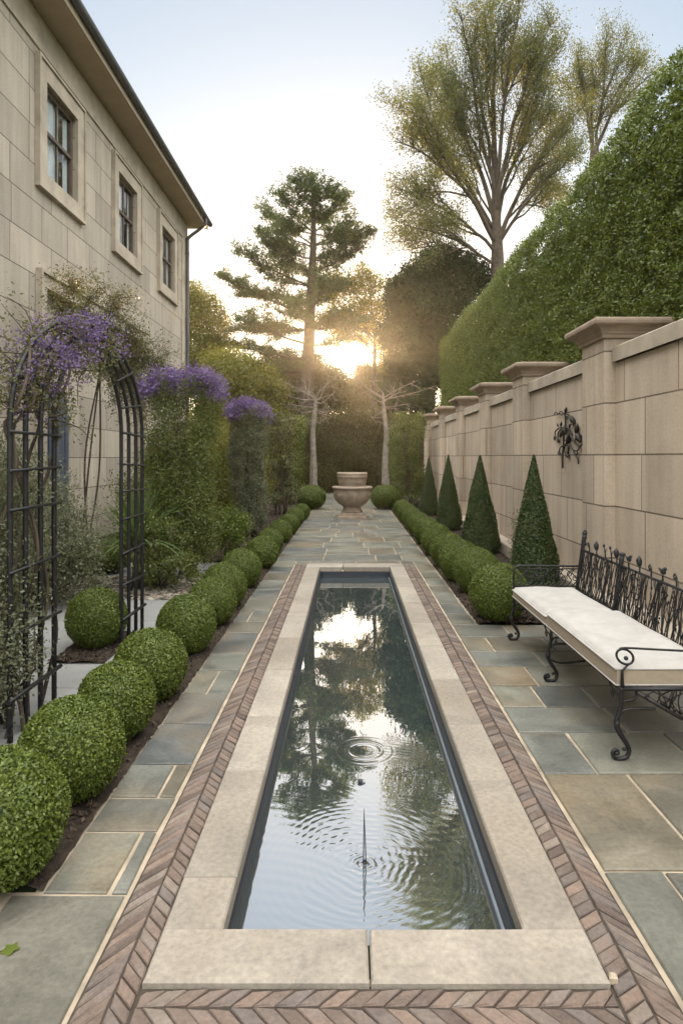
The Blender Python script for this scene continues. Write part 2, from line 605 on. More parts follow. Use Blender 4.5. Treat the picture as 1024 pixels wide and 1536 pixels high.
def brick(poly, lim):
    q = clip([tuple(p) for p in poly], *lim)
    if q is None:
        return
    q = np.array(q)
    c = q.mean(0)
    d = np.linalg.norm(q - c, axis=1, keepdims=True)
    if d.max() < .02:
        return
    q = c + (q - c) * np.maximum(0, (d - .0055) / d) + rng.uniform(-.0015, .0015, q.shape)
    br.prism(q, -.03, .001 + rng.uniform(-.003, .003), 0, .0045)


def chevron_y(xo, xi, y0, y1, rise_o, rise_i, frac):
    """bricks in a band that runs down the garden; xo outer edge, xi edge by the coping"""
    xc = xo + (xi - xo) * frac
    t = .053
    y = y0 - .3
    lim = (min(xo, xi), max(xo, xi), y0, y1)
    while y < y1 + .1:
        e = rng.uniform(-.004, .004, 4)
        brick([(xo, y + e[0]), (xc, y + rise_o + e[1]), (xc, y + rise_o + t + e[1]), (xo, y + t + e[0])], lim)
        brick([(xc, y + rise_o + e[2]), (xi, y + rise_o - rise_i + e[3]), (xi, y + rise_o - rise_i + t + e[3]), (xc, y + rise_o + t + e[2])], lim)
        y += t


chevron_y(GX0 + .016, COP[0] - .004, 1.66, 9.40, .115, .072, .56)
chevron_y(GX1 - .016, COP[1] + .004, 1.66, 9.40, .09, .05, .5)
x = COP[0] - .3
ya, yb, yc = COP[2] - .006, COP[2] - .068, COP[2] - .25
lim1, lim2 = (COP[0], COP[1], yb, ya), (COP[0], COP[1], yc, yb)
while x < COP[1] + .3:
    t = .064
    brick([(x, yb), (x + t, yb), (x + t + .06, ya), (x + .06, ya)], lim1)
    brick([(x, yb), (x + t, yb), (x + t + .17, yc), (x + .17, yc)], lim2)
    x += t
kind(br.build('brick_border_paving', M['brick']), 'structure')

# coping slabs
cp = MB()


def slab(x0, x1, y0, y1):
    q = np.array([(x0, y0), (x1, y0), (x1, y1), (x0, y1)]) + rng.uniform(-.0012, .0012, (4, 2))
    cp.prism(q, -.05, .018 + rng.uniform(-.001, .001), 0, .007)


jn = .0035
slab(COP[0], .0605, COP[2], POOL[2] - jn); slab(.0665, COP[1], COP[2], POOL[2] - jn)
for x0, x1, ys in ((COP[0], POOL[0], [POOL[2], 2.39, 3.20, 3.87, 4.7, 5.55, 6.4, 7.3, 8.2, POOL[3]]),
                   (POOL[1], COP[1], [POOL[2], 3.1, 3.75, 4.5, 5.3, 6.05, 6.9, 7.7, 8.5, POOL[3]])):
    for a, b_ in zip(ys[:-1], ys[1:]):
        slab(x0, x1, a + (jn if a > POOL[2] else 0), b_ - jn)
slab(COP[0], -.1, POOL[3], COP[3]); slab(-.1 + 2 * jn, COP[1], POOL[3], COP[3])
kind(cp.build('pool_kerb', M['coping']), 'structure')

# basin
ZW = -.135
bs = MB()
t = .012
x0, x1, y0, y1 = POOL
bs.box((x0 - .03, y0 - .03, -.75), (x0 + t, y1 + .03, -.052))
bs.box((x1 - t, y0 - .03, -.75), (x1 + .03, y1 + .03, -.052))
bs.box((x0 + t, y0 - .03, -.75), (x1 - t, y0 + t, -.053))
bs.box((x0 + t, y1 - t, -.75), (x1 - t, y1 + .03, -.053))
bs.box((x0 + t, y0 + t, -.75), (x1 - t, y1 - t, -.70))
kind(bs.build('pool_basin', M['liner']), 'structure')
lp = MB()
lp.box((x1 - t - .010, y0 + t, ZW - .03), (x1 - t - .001, y1 - t, ZW + .008))
kind(lp.build('pool_edge_strip', M['lip']), 'structure')

NOZ = np.array([.065, 2.70])
RING = np.array([.087, 3.74])
DROP = np.array([.057, 3.37])
wx = np.arange(x0 + t, x1 - t + .002, .006)
wx[-1] = x1 - t
wy = np.concatenate([np.arange(y0 + t, 4.3, .006), np.linspace(4.3, y1 - t, 240)])
X, Y = np.meshgrid(wx, wy)
ang = np.arctan2(Y - NOZ[1], X - NOZ[0])
r = np.hypot(X - NOZ[0], (Y - NOZ[1]))
r1 = r + .010 * np.sin(3 * ang + 14 * r) + .006 * np.sin(7 * ang - 9 * r)
env = np.clip(1 - r / .56, 0, 1) ** .8
brk = .5 + .5 * np.sin(4 * ang + 23 * r + 2 * np.sin(3 * ang - 11 * r)) * np.sin(9 * ang - 17 * r + 1.3)
Z = .00033 * np.sin(2 * math.pi * r1 / .036) * env * (.35 + .65 * brk)
Z += .00024 * np.sin(2 * math.pi * (r1 + .010 * np.sin(13 * ang + 20 * r)) / .021) * np.clip(1 - r / .50, 0, 1) * (.3 + .7 * np.roll(brk, 40, 1))
Z += .0009 * np.sin(2 * math.pi * r / .032) * np.exp(-(r / .06) ** 2)
Z += .00012 * np.sin(2 * math.pi * (Y * .8 + X * .35) / .05 + 3 * np.sin(X * 9)) * np.clip(1.15 - r / .7, 0, 1)
r = np.hypot(X - RING[0], Y - RING[1])
Z += .0004 * np.sin(2 * math.pi * r / .045) * np.exp(-((r - .105) / .03) ** 2)
Z += .0002 * np.sin(2 * math.pi * r / .03) * np.exp(-((r - .165) / .02) ** 2)
r = np.hypot(X - .30, (Y - 3.72) * .9)
Z += .0003 * np.sin(2 * math.pi * (Y + .25 * X) / .035) * np.exp(-(r / .08) ** 2)
r = np.hypot(X - DROP[0], Y - DROP[1])
Z += .0015 * np.cos(2 * math.pi * r / .03) * np.exp(-(r / .02) ** 2)
V = np.stack([X, Y, ZW + Z], -1).reshape(-1, 3)
nx, ny = len(wx), len(wy)
i = np.arange(ny - 1)[:, None] * nx
j = np.arange(nx - 1)[None, :]
w = MB()
w.add(V, np.stack([i + j, i + j + 1, i + nx + j + 1, i + nx + j], -1).reshape(-1, 4), 0, True)
kind(w.build('water', M['water']), 'structure')

nb = MB()
nb.tube([(NOZ[0] - .007, NOZ[1] + .0, ZW - .06), (NOZ[0] - .0045, NOZ[1], ZW + .10), (NOZ[0] - .003, NOZ[1], ZW + .235)], [.0032, .0026, .0012], 6)
nb.tube([(NOZ[0] + .007, NOZ[1] + .0, ZW - .06), (NOZ[0] + .002, NOZ[1], ZW + .10), (NOZ[0] - .003, NOZ[1], ZW + .235)], [.0032, .0026, .0012], 6)
nb.tube([(NOZ[0], NOZ[1], ZW - .06), (NOZ[0], NOZ[1], ZW + .012)], [.012, .009], 10)
tag(nb.build('fountain_nozzle', M['iron'], None, (NOZ[0], NOZ[1], ZW)), 'thin dark double-rod fountain spout standing in the pool among the ripples', 'fountain spout')
nb = MB()
nb.ball((DROP[0], DROP[1], ZW + .006), (.014, .014, .011), 0, 16, 10)
tag(nb.build('float_bead', M['liner'], None, (DROP[0], DROP[1], ZW)), 'small glossy dark bead floating on the pool between the two ripple rings', 'bead')

# beds and side paving
bd = MB()


def bed(x0, x1, y0, y1, step=.045, z=.012):
    xs, ys = np.arange(x0, x1 + step, step), np.arange(y0, y1 + step, step)
    xs[-1], ys[-1] = x1, y1
    X, Y = np.meshgrid(xs, ys)
    Z = z + .012 * np.sin(X * 31 + np.sin(Y * 17) * 2) * np.sin(Y * 27) + rng.uniform(-.008, .012, X.shape)
    Z[:, 0] -= .015; Z[:, -1] -= .015
    nx, ny = len(xs), len(ys)
    i, j = np.arange(ny - 1)[:, None] * nx, np.arange(nx - 1)[None, :]
    bd.add(np.stack([X, Y, Z], -1).reshape(-1, 3), np.stack([i + j, i + j + 1, i + nx + j + 1, i + nx + j], -1).reshape(-1, 4), 0, True)
    n = int((x1 - x0) * min(y1 - y0, 9) * 900)
    C = np.stack([rng.uniform(x0 + .01, x1 - .01, n), y0 + (y1 - y0) * rng.uniform(0, 1, n) ** 1.6, np.full(n, z + .012)], 1)
    bd.leaves(C, .03, .5, nrm=np.array([0, 0, 1.5]), mi=1)


bed(-1.66, -1.13, 2.34, 21)
bed(1.225, 2.62, 6.05, 24)
bed(-2.35, -1.9, 4.9, 5.75)
bed(-4.75, -3.3, 4.0, 18)
bed(-3.2, -1.66, 9.6, 26, .09)
kind(bd.build('mulch', [M['soil'], M['mulch']]), 'stuff')
pv = MB()
for a, b_ in zip([-1, 2.6, 4.4, 6.2, 7.9], [2.59, 4.39, 6.19, 7.89, 9.6]):
    for c, d in ((-4.8, -3.25), (-3.24, -1.66)):
        pv.prism([(c, a), (d, a), (d, b_), (c, b_)], -.05, -.008 if c < -4 else -.004, 0, .004)
kind(pv.build('side_paving', M['paving']), 'structure')
gv = MB()
n = 3000
gv.leaves(np.stack([rng.uniform(-3.6, -1.8, n), rng.uniform(7.1, 8.4, n), np.full(n, .008)], 1), .09, .45, dirv=np.array([2.0, .3, 0]), dj=.7, nrm=np.array([0, 0, 1.5]), mi=0)
M['gravel'] = leaf_mat('flat_pebble', (.12, .10, .08), (.36, .32, .26), (.25, .21, .16), 0, nscale=4, rough=.8)
kind(gv.build('gravel', M['gravel']), 'stuff')

# ------------------------------------------------------------------ clipped shrubs
def lump(d, k=1.0):
    """low waves over a unit direction, so no clipped ball is a perfect sphere"""
    s = rng.uniform(0, 6.28, 6)
    return (np.sin(3.1 * d[:, 0] + s[0]) * np.sin(2.7 * d[:, 1] + s[1]) * .6 + np.sin(5 * d[:, 2] + 4 * d[:, 0] + s[2]) * .35
            + np.sin(9 * d[:, 1] + 8 * d[:, 2] + s[3]) * np.sin(9 * d[:, 0] + s[4]) * .3) * k


def shrub_ball(name, n, leaf, R=.25, mat='box', label='', cat='shrub', group=None, flat=1.0, loc=(0, 0, 0)):
    root = thing(name, label, cat, loc, group)
    mb = MB()
    d = unit(rng.normal(size=(n, 3)))
    d = d[d[:, 2] > -.88]
    rr = R * (1 + .03 * lump(d)) * (1.01 - .15 * rng.uniform(0, 1, len(d)) ** 1.5 + .05 * (rng.uniform(0, 1, len(d)) < .015) * rng.uniform(0, 1, len(d)))
    C = d * rr[:, None] * np.array([1, 1, flat]) + np.array([0, 0, R * flat * .97])
    mb.leaves(C, leaf, .55, dirv=np.array([0, 0, .4]), dj=1, nrm=d * 1.5, nj=.4)
    mb.ball((0, 0, R * flat * .97), (R * .87, R * .87, R * .87 * flat), 0, 28, 18)
    mb.build('foliage', M[mat], root)
    st = MB()
    for k in range(5):
        a = k * 1.256
        st.tube([(.015 * math.cos(a), .015 * math.sin(a), -.02), (.05 * math.cos(a), .05 * math.sin(a), R * .3), (.11 * math.cos(a), .11 * math.sin(a), R * flat)], [.009, .007, .004], 5)
    st.build('stem', M['bark'], root)
    return root


GL, GR = 'clipped box balls along the left of the path', 'clipped box balls along the right of the path'
protoA = shrub_ball('box_ball', 26000, .0165, group=GL)
protoB = shrub_ball('box_ball', 24000, .0165, group=GL)
protoC = shrub_ball('box_ball', 24000, .0165, group=GL)
protoD = shrub_ball('box_ball', 18000, .020, group=GL)
left = [(-6, 1214, 106), (108, 1112, 82), (175, 1045, 63), (226, 992, 57), (280, 933, 46), (318, 902, 36), (336, 878, 35), (362, 851, 31),
        (393, 828, 25), (405, 812, 20.5), (420, 797, 18), (433, 785, 16), (442, 775, 14.5), (452, 767, 13)]
right = [(747, 888, 42), (715, 856, 34.5), (690, 842, 30), (672, 825, 26), (655, 810, 23), (640, 797, 20), (628, 786, 18), (618, 777, 16), (610, 769, 14.5), (603, 762, 13)]
ordn = ['', 'second', 'third', 'fourth', 'fifth', 'sixth', 'seventh', 'eighth', 'ninth', 'tenth', 'eleventh', 'twelfth', 'thirteenth', 'fourteenth']
used = set()
for row, gname, side in ((left, GL, 'left'), (right, GR, 'right')):
    for k, (cx, cy, r) in enumerate(row):
        d = F * H / (cy - CY + r)
        X = (cx - CX) / F * d
        R = r * d / F * ((.92 if k < 4 else .97) if side == 'left' else 1.02)
        proto = (protoA if k % 2 else protoB) if d < 6 else protoC if d < 9 else protoD
        if k == 0:
            lab = ('large clipped box ball nearest the camera, first in the row left of the pool' if side == 'left'
                   else 'clipped box ball beside the far end of the bench, first of the right row')
        elif k == len(row) - 1:
            lab = f'smallest clipped box ball, last before the urn in the {side} row'
        else:
            lab = f'clipped box ball, {ordn[k]} from the camera in the row {side} of the pool'
        sc = R / .25 * random.uniform(.98, 1.03)
        scl = (sc * random.uniform(.98, 1.05), sc * random.uniform(.98, 1.05), sc)
        if proto.name not in used:
            used.add(proto.name)
            o = proto
            o.location, o.scale, o['label'] = (X, d, 0), scl, lab
            o.rotation_euler = (0, 0, random.uniform(0, 6))
        else:
            o = dup(proto, (X, d, 0), lab, random.uniform(0, 6), scl)
        o['group'] = gname

for px, lab in ((-57, 'broad squat box ball at the path end left of the urn'), (54, 'broad squat box ball at the path end right of the urn')):
    o = dup(protoD, (px / F * 19.4, 19.4, 0), lab, random.uniform(0, 6), (1.82, 1.82, 1.5))
    o.name = 'squat_box_ball'
    o['group'] = 'squat box balls flanking the urn'
o = dup(protoB, (-2.13, 5.35, 0), 'clipped box ball standing alone on mulch inside the iron arch', 1.0, 1.0)
o['group'] = GL
del o['group']
o = dup(protoC, (-3.35, 8.8, 0), 'low wide box ball beyond the gravel strip by the house', 2.0, (1.35, 1.35, .95))
del o['group']


def cone(name, label, n, leaf, h=1.57, R=.29, loc=(0, 0, 0)):
    root = thing(name, label, 'topiary', loc, 'cone topiaries against the garden wall')
    mb = MB()
    z = 1 - np.sqrt(rng.uniform(0, 1, n))
    z = np.where(rng.uniform(0, 1, n) < .12, rng.uniform(.6, 1, n), z)
    a = rng.uniform(0, 6.283, n)
    prof = np.interp(z, [0, .06, .25, .6, .9, 1], [.86, 1, .86, .50, .15, .02])
    wob = 1 + .05 * np.sin(3 * a + 7 * z) + .04 * np.sin(5 * a - 15 * z)
    rr = R * prof * wob * (1.03 - .16 * rng.uniform(0, 1, n) ** 1.5)
    dn = np.stack([np.cos(a), np.sin(a), np.full(n, .2)], 1)
    C = np.stack([rr * np.cos(a), rr * np.sin(a), .05 + z * h], 1)
    mb.leaves(C, leaf, .5, dirv=np.array([0, 0, .6]), dj=.8, nrm=dn * 1.3, nj=.5)
    mb.lathe([(R * .74, .06), (R * .86, .16), (R * .74, h * .25), (R * .42, h * .6), (R * .1, h * .9), (.001, h * .97)], (0, 0, 0), 20)
    mb.build('foliage', M['yew'], root)
    st = MB()
    st.tube([(0, 0, -.03), (0, 0, .4)], [.03, .02], 7)
    st.build('trunk', M['bark'], root)
    return root


c1 = cone('cone_topiary', 'largest clipped green cone, right behind the bench armrest', 26000, .026)
c1.location = (2.15, 7.4, 0)
o = dup(c1, (2.15, 10.45, 0), 'broad clipped green cone, second from the bench along the wall', 2.0, (1.08, 1.08, 1.0))
o = dup(c1, (2.15, 13.8, 0), 'slim clipped green cone, third from the bench along the wall', 4.0, (.98, .98, 1.01))
o = dup(c1, (2.15, 17.2, 0), 'farthest and smallest looking clipped green cone along the wall', 5.0, (.9, .9, .99))


def bush(name, label, cat, blobs, leaf, mat, dens=1.0, stem='bark', group=None, asp=.5, droop=0.0, extra=None, shell=.45, flowers=None, base=None):
    """blobs = (centre, radii, leaf count). Loose foliage on a few stems that start from the ground below"""
    b0 = np.array(base if base is not None else (blobs[0][0][0], blobs[0][0][1], 0.0))
    root = thing(name, label, cat, b0, group)
    mb, sm = MB(), MB()
    for c, rr, n in blobs:
        c, rr = np.asarray(c, float), np.asarray(rr, float)
        n = int(n * dens)
        # sub-clumps scattered through the blob
        kc = max(4, n // 110)
        d = unit(rng.normal(size=(kc, 3)))
        cc = c + d * rr * (rng.uniform(0, 1, (kc, 1)) ** shell)
        idx = rng.integers(0, kc, n)
        sp = rr.mean() * .17
        C = cc[idx] + rng.normal(size=(n, 3)) * sp
        C[:, 2] = np.maximum(C[:, 2], .03)
        dv = unit(C - c) * .6 + np.array([0, 0, .3 - droop])
        mb.leaves(C, leaf, asp, dirv=dv, dj=.8, nrm=unit(C - cc[idx]) + unit(C - c) * .6 + np.array([0, 0, .3]), nj=.5)
        for k in range(min(7, kc)):
            mid = (b0 + cc[k]) / 2 + rng.normal(size=3) * rr.mean() * .15
            mid[2] = max(mid[2], .05)
            sm.tube([b0 + rng.normal(size=3) * np.array([.04, .04, 0]), mid, cc[k]], [max(.006, rr.mean() * .025), max(.005, rr.mean() * .018), .004], 5)
    mb.build('foliage', M[mat], root, b0)
    sm.build('stem', M[stem], root, b0)
    if flowers:
        fm = MB()
        for c, rr, n, L in flowers:
            kc = max(5, n // 60)
            d = unit(rng.normal(size=(kc, 3)))
            cc = np.asarray(c) + d * np.asarray(rr) * (rng.uniform(0, 1, (kc, 1)) ** .6)
            C = cc[rng.integers(0, kc, n)] + rng.normal(size=(n, 3)) * np.mean(rr) * .13
            fm.leaves(C, L, .6, dirv=np.array([0, 0, .5]), dj=1)
        fm.build('flowers', M['purple'], root, b0)
    return root


def pillar(name, label, X, d, w, h, n, leaf, mat, purple=None, taper=.84, dep=None, group=None):
    """vine-clad pillar: ragged upright column, narrower at the foot, flowers along its top"""
    b0 = np.array([X, d, 0.0])
    root = thing(name, label, 'climbing plant', b0, group)
    mb, sm = MB(), MB()
    dep = dep or w
    kc = n // 70
    z = rng.uniform(0.1, 1.02, kc)
    wz = np.interp(z, [0, .2, .5, .8, 1], [taper * .75, taper, .90, 1, .95])
    a = rng.uniform(0, 6.283, kc)
    q = rng.uniform(.25, 1, kc) ** .4
    sx = np.sign(np.cos(a)) * np.abs(np.cos(a)) ** .6
    sy = np.sign(np.sin(a)) * np.abs(np.sin(a)) ** .6
    cc = np.stack([X + sx * q * wz * w / 2 * .9 + .06 * w * np.sin(z * 8), d + sy * q * wz * dep / 2 * .9, z * h], 1)
    ix = rng.integers(0, kc, n)
    C = cc[ix] + rng.normal(size=(n, 3)) * np.array([.07, .07, .085]) * w
    C[:, 2] = np.clip(C[:, 2], .05, h * 1.02)
    out = C - np.array([X, d, 0]); out[:, 2] = 0
    mb.leaves(C, leaf, .5, dirv=np.array([0, 0, -.5]), dj=.9, nrm=unit(C - cc[ix]) + unit(out) * .8 + np.array([0, 0, .3]), nj=.45)
    mb.build('foliage', M[mat], root, b0)
    for k in range(9):
        a = k * .7
        pts = [(X + .08 * math.cos(a) + .1 * w * math.sin(zz * 2 + k), d + .08 * math.sin(a) + .1 * w * math.cos(zz * 2.3 + k), zz) for zz in np.linspace(-.02, h * .8, 9)]
        sm.tube(pts, [.018, .007], 6)
    sm.build('stem', M['bark'], root, b0)
    if purple:
        fm = MB()
        kc = 90
        cc = np.stack([X + rng.uniform(-.52, .52, kc) * w, d + rng.uniform(-.5, .5, kc) * dep, h * 1.0 + rng.uniform(-.12, .14, kc)], 1)
        cc[:, 2] -= .45 * ((cc[:, 0] - X) / w) ** 2
        C = cc[rng.integers(0, kc, purple)] + rng.normal(size=(purple, 3)) * .05
        fm.leaves(C, leaf * 1.05, .6, dirv=np.array([0, 0, .6]), dj=1)
        fm.build('flowers', M['purple'], root, b0)
    return root


GP = 'vine-clad pillars left of the path'
pillar('vine_pillar', 'tall leafy vine pillar with a purple flower crown, nearest beyond the iron arch', -2.22, 8.5, .95, 2.60, 46000, .032, 'ivy', 9000, group=GP)
pillar('vine_pillar', 'second vine pillar, thinner leaves and purple crown, farther from the arch', -2.0, 12.6, .76, 2.56, 36000, .038, 'grey_leaf', 6500, group=GP)
pillar('vine_pillar', 'brownish green vine pillar without flowers, behind the two purple ones', -1.86, 17.3, .75, 2.75, 8000, .06, 'dry', None, .95, group=GP)
pillar('clipped_column', 'dark green clipped column left of the path end before the bare trunk', -2.1, 21.5, 1.3, 2.9, 11000, .07, 'ivy', None, 1.0)
pillar('clipped_column', 'grey green rounded column shrub at the end of the garden wall', 1.83, 20.3, 1.15, 2.95, 14000, .065, 'ivy', None, 1.0, 1.6)

# ------------------------------------------------------------------ garden wall
WX = 2.75
W0, W1 = -1.5, 23.4
wl = thing('garden_wall', 'long beige stone block garden wall with capped piers behind the bench', 'wall', (WX, 8, 0))
O = (WX, 8, 0)
mb = MB(); mb.box((WX, W0, -.05), (WX + .32, W1, 2.57)); mb.build('wall_panel', M['wall'], wl, O)
mb = MB(); mb.box((WX - .25, W0, -.05), (WX - .003, W1, .19), 0, .012); mb.build('plinth', M['trim'], wl, O)
cp_ys = [W0]
piers = [4.1 - 2.9, 4.02, 6.87, 9.95, 12.6, 15.4, 18.4, 21.5]
piers = [1.1, 6.87, 9.95, 12.6, 15.4, 18.4, 21.5]
mb = MB()
edges = [W0] + sorted([p - .335 for p in piers] + [p + .335 for p in piers]) + [W1]
for a, b_ in zip(edges[0::2], edges[1::2]):
    n = max(1, int((b_ - a) / 1.1))
    e = np.linspace(a, b_, n + 1)
    for u, v in zip(e[:-1], e[1:]):
        mb.box((WX - .045, u + .002, 2.573), (WX + .36, v - .002, 2.73), 0, .012)
mb.build('wall_coping', M['trim'], wl, O)
for p in piers[1:]:
    q = MB(); q.box((WX - .115, p - .31, -.05), (WX + .40, p + .31, 2.82)); pr = q.build('pier', M['wall'], wl, O)
    q = MB()
    prof = [(.002, 2.823), (.03, 2.828), (.034, 2.862), (.045, 2.868), (.055, 2.895), (.08, 2.922), (.115, 2.942), (.135, 2.948), (.148, 2.958), (.152, 2.985), (.146, 3.008), (.13, 3.02), (.0, 3.045)]
    V = [(x, y, z) for e, z in prof for x, y in ((WX - .115 - e, p - .31 - e), (WX + .40 + e, p - .31 - e), (WX + .40 + e, p + .31 + e), (WX - .115 - e, p + .31 + e))]
    q.add(V, [(4 * r_ + c_, 4 * r_ + (c_ + 1) % 4, 4 * r_ + 4 + (c_ + 1) % 4, 4 * r_ + 4 + c_) for r_ in range(len(prof) - 1) for c_ in range(4)])
    q.f.append((np.array([[4 * (len(prof) - 1) + c_ for c_ in range(4)]]), 0, False))
    o = q.build('cap', M['cap'], pr, O)
    o.location = (0, 0, 0)

# iron ornament on the wall
orn = MB()


def W(px, py, off=.03):
    x, y = 800 + px / 8.53, 590 + py / 8.53
    X = WX - off
    d = F * X / (x - CX)
    return np.array([X, d, H + (CY - y) * d / F])


def smooth(pts, n=6):
    pts = np.asarray(pts, float)
    out = []
    m_ = len(pts)
    for i in range(m_ - 1):
        p0, p1, p2, p3 = pts[max(i - 1, 0)], pts[i], pts[i + 1], pts[min(i + 2, m_ - 1)]
        for t in np.linspace(0, 1, n, endpoint=False):
            out.append(.5 * ((2 * p1) + (-p0 + p2) * t + (2 * p0 - 5 * p1 + 4 * p2 - p3) * t * t + (-p0 + 3 * p1 - 3 * p2 + p3) * t ** 3))
    out.append(pts[-1])
    return np.array(out)


for pl, r in (([(415, 190), (400, 260), (405, 330), (405, 430), (385, 540), (378, 660), (370, 790), (368, 960)], .012),
              ([(258, 270), (280, 240), (315, 262), (345, 228), (385, 262), (440, 272), (480, 310)], .007),
              ([(330, 250), (350, 280), (385, 262)], .006),
              ([(410, 335), (450, 315), (490, 340)], .007),
              ([(405, 440), (340, 440), (280, 480), (275, 540), (310, 600)], .009),
              ([(370, 440), (320, 490), (310, 550), (345, 545), (350, 490)], .009),
              ([(405, 430), (450, 460), (455, 540), (430, 620), (400, 660)], .014),
              ([(465, 400), (455, 450), (480, 560), (540, 640), (590, 690)], .012),
              ([(590, 690), (635, 620), (630, 555), (575, 535), (530, 590), (545, 650)], .010),
              ([(590, 690), (555, 735), (515, 730)], .008),
              ([(470, 660), (510, 750), (560, 840), (568, 905)], .009),
              ([(510, 740), (545, 735), (560, 770), (530, 780)], .006),
              ([(378, 670), (335, 700), (325, 780)], .009), ([(385, 670), (440, 670), (440, 740), (425, 800)], .012),
              ([(395, 680), (390, 740), (415, 770)], .008), ([(500, 400), (470, 395), (455, 430)], .008)):
    orn.tube(smooth([W(a, b_) for a, b_ in pl]), r, 7)
for a, b_, s in ((305, 405, .035), (350, 395, .04), (265, 575, .04), (312, 600, .05), (490, 335, .075), (515, 370, .05), (550, 460, .075), (570, 560, .10), (350, 520, .06),
                 (325, 770, .05), (430, 790, .06), (410, 215, .05), (440, 590, .08), (395, 470, .07)):
    c = W(a, b_)
    th = random.uniform(-1, 1)
    pts = [c + np.array([0, math.sin(th), math.cos(th)]) * s * q for q in (-1, -.5, 0, .5, 1)]
    orn.tube(pts, [.002, s * .33, s * .42, s * .28, .002], 8)
for a, b_ in ((400, 300), (390, 600), (470, 520)):
    c = W(a, b_)
    orn.tube([c, c + np.array([.05, 0, 0])], .008, 6)
tag(orn.build('wall_ornament', M['rust_iron'], None, W(390, 560)), 'black wrought iron vine ornament hung on the wall between two piers', 'wall ornament')

# ------------------------------------------------------------------ house
HX = -4.8
HY0, HY1 = -2.0, 18.7
HO = (HX, 8, 0)
house = thing('stone_house', 'two storey beige stone house with grey gutter along the left side', 'house', HO)
wins = [(9.96, 11.09), (13.07, 14.2), (16.1, 17.25)]
WZ0, WZ1 = 6.04, 7.50
panel = (9.95, 14.6, 0.0, 4.25)
mb = MB()
ys = sorted([HY0, HY1, panel[0], panel[1]] + [v for w_ in wins for v in w_])
zs = [-.05, panel[3], WZ0, WZ1, 8.45]
for a, b_ in zip(ys[:-1], ys[1:]):
    for c, d in zip(zs[:-1], zs[1:]):
        my, mz = (a + b_) / 2, (c + d) / 2
        if any(w_[0] < my < w_[1] for w_ in wins) and WZ0 < mz < WZ1:
            continue
        if panel[0] < my < panel[1] and mz < panel[3]:
            continue
        mb.add([(HX, a, c), (HX, b_, c), (HX, b_, d), (HX, a, d)], [(0, 1, 2, 3)])
for w_ in wins:
    a, b_ = w_
    for q in ([(HX, a, WZ0), (HX - .16, a, WZ0), (HX - .16, a, WZ1), (HX, a, WZ1)], [(HX, b_, WZ0), (HX, b_, WZ1), (HX - .16, b_, WZ1), (HX - .16, b_, WZ0)],
              [(HX, a, WZ1), (HX - .16, a, WZ1), (HX - .16, b_, WZ1), (HX, b_, WZ1)], [(HX, a, WZ0), (HX, b_, WZ0), (HX - .16, b_, WZ0), (HX - .16, a, WZ0)]):
        mb.add(q, [(0, 1, 2, 3)])
a, b_, c, d = panel
DE = .12
for q in ([(HX, a, c), (HX - DE, a, c), (HX - DE, a, d), (HX, a, d)], [(HX, b_, c), (HX, b_, d), (HX - DE, b_, d), (HX - DE, b_, c)],
          [(HX, a, d), (HX - DE, a, d), (HX - DE, b_, d), (HX, b_, d)], [(HX - DE, a, c), (HX - DE, b_, c), (HX - DE, b_, d), (HX - DE, a, d)]):
    mb.add(q, [(0, 1, 2, 3)])
for q in ([(HX, HY1, -.05), (HX - 7, HY1, -.05), (HX - 7, HY1, 8.45), (HX, HY1, 8.45)], [(HX, HY0, -.05), (HX - 7, HY0, -.05), (HX - 7, HY0, 8.45), (HX, HY0, 8.45)],
          [(HX - 7, HY0, -.05), (HX - 7, HY1, -.05), (HX - 7, HY1, 8.45), (HX - 7, HY0, 8.45)], [(HX, HY0, 8.45), (HX, HY1, 8.45), (HX - 7, HY1, 8.45), (HX - 7, HY0, 8.45)]):
    mb.add(q, [(0, 1, 2, 3)])
mb.build('wall', M['house'], house, HO)
mb = MB(); mb.box((HX + .003, HY0, 7.90), (HX + .03, HY1 - .01, 8.40), 0); mb.build('frieze', M['trim'], house, HO)
mb = MB(); mb.box((HX + .003, HY1 - .55, -.05), (HX + .022, HY1 + .02, 7.895), 0); mb.build('corner_quoin', M['trim'], house, HO)
OV = .52
mb = MB(); mb.box((HX - .1, HY0, 8.452), (HX + OV, HY1 + .35, 8.56)); mb.build('soffit', M['soffit'], house, HO)
mb = MB(); mb.box((HX + OV + .002, HY0, 8.42), (HX + OV + .025, HY1 + .37, 8.60)); mb.build('fascia', M['soffit'], house, HO)
mb = MB()
A = [(HX + OV + .01, 8.66), (HX - 3.5, 10.9), (HX - 7.5, 8.66)]
V = [(x, y, z) for y in (HY0, HY1 + .4) for x, z in A]
mb.add(V, [(0, 1, 4, 3), (1, 2, 5, 4), (2, 0, 3, 5)]); mb.add(V, [(0, 1, 2), (3, 4, 5)])
mb.build('roof', M['roof'], house, HO)
mb = MB()
gx, gz, gr = HX + OV + .085, 8.60, .075
an = np.linspace(math.pi, 2 * math.pi, 9)
prof = [(gx + gr * math.cos(q), gz + gr * math.sin(q)) for q in an] + [(gx + gr, gz + .015), (gx + gr - .012, gz + .015), (gx + gr - .012, gz)] + [(gx + (gr - .012) * math.cos(q), gz + (gr - .012) * math.sin(q)) for q in an[::-1]]
k = len(prof)
V = [(x, y, z) for y in (HY0, HY1 + .42) for x, z in prof]
mb.add(V, [(i, (i + 1) % k, k + (i + 1) % k, k + i) for i in range(k)])
mb.add(V, [list(range(k)), list(range(k, 2 * k))])
for y in np.arange(HY0 + .5, HY1, 1.1):
    mb.box((HX + OV + .027, y, 8.60), (HX + OV + .155, y + .03, 8.622))
mb.build('gutter', M['gutter'], house, HO)
mb = MB()
dx, dy = HX + .085, HY1 - .22
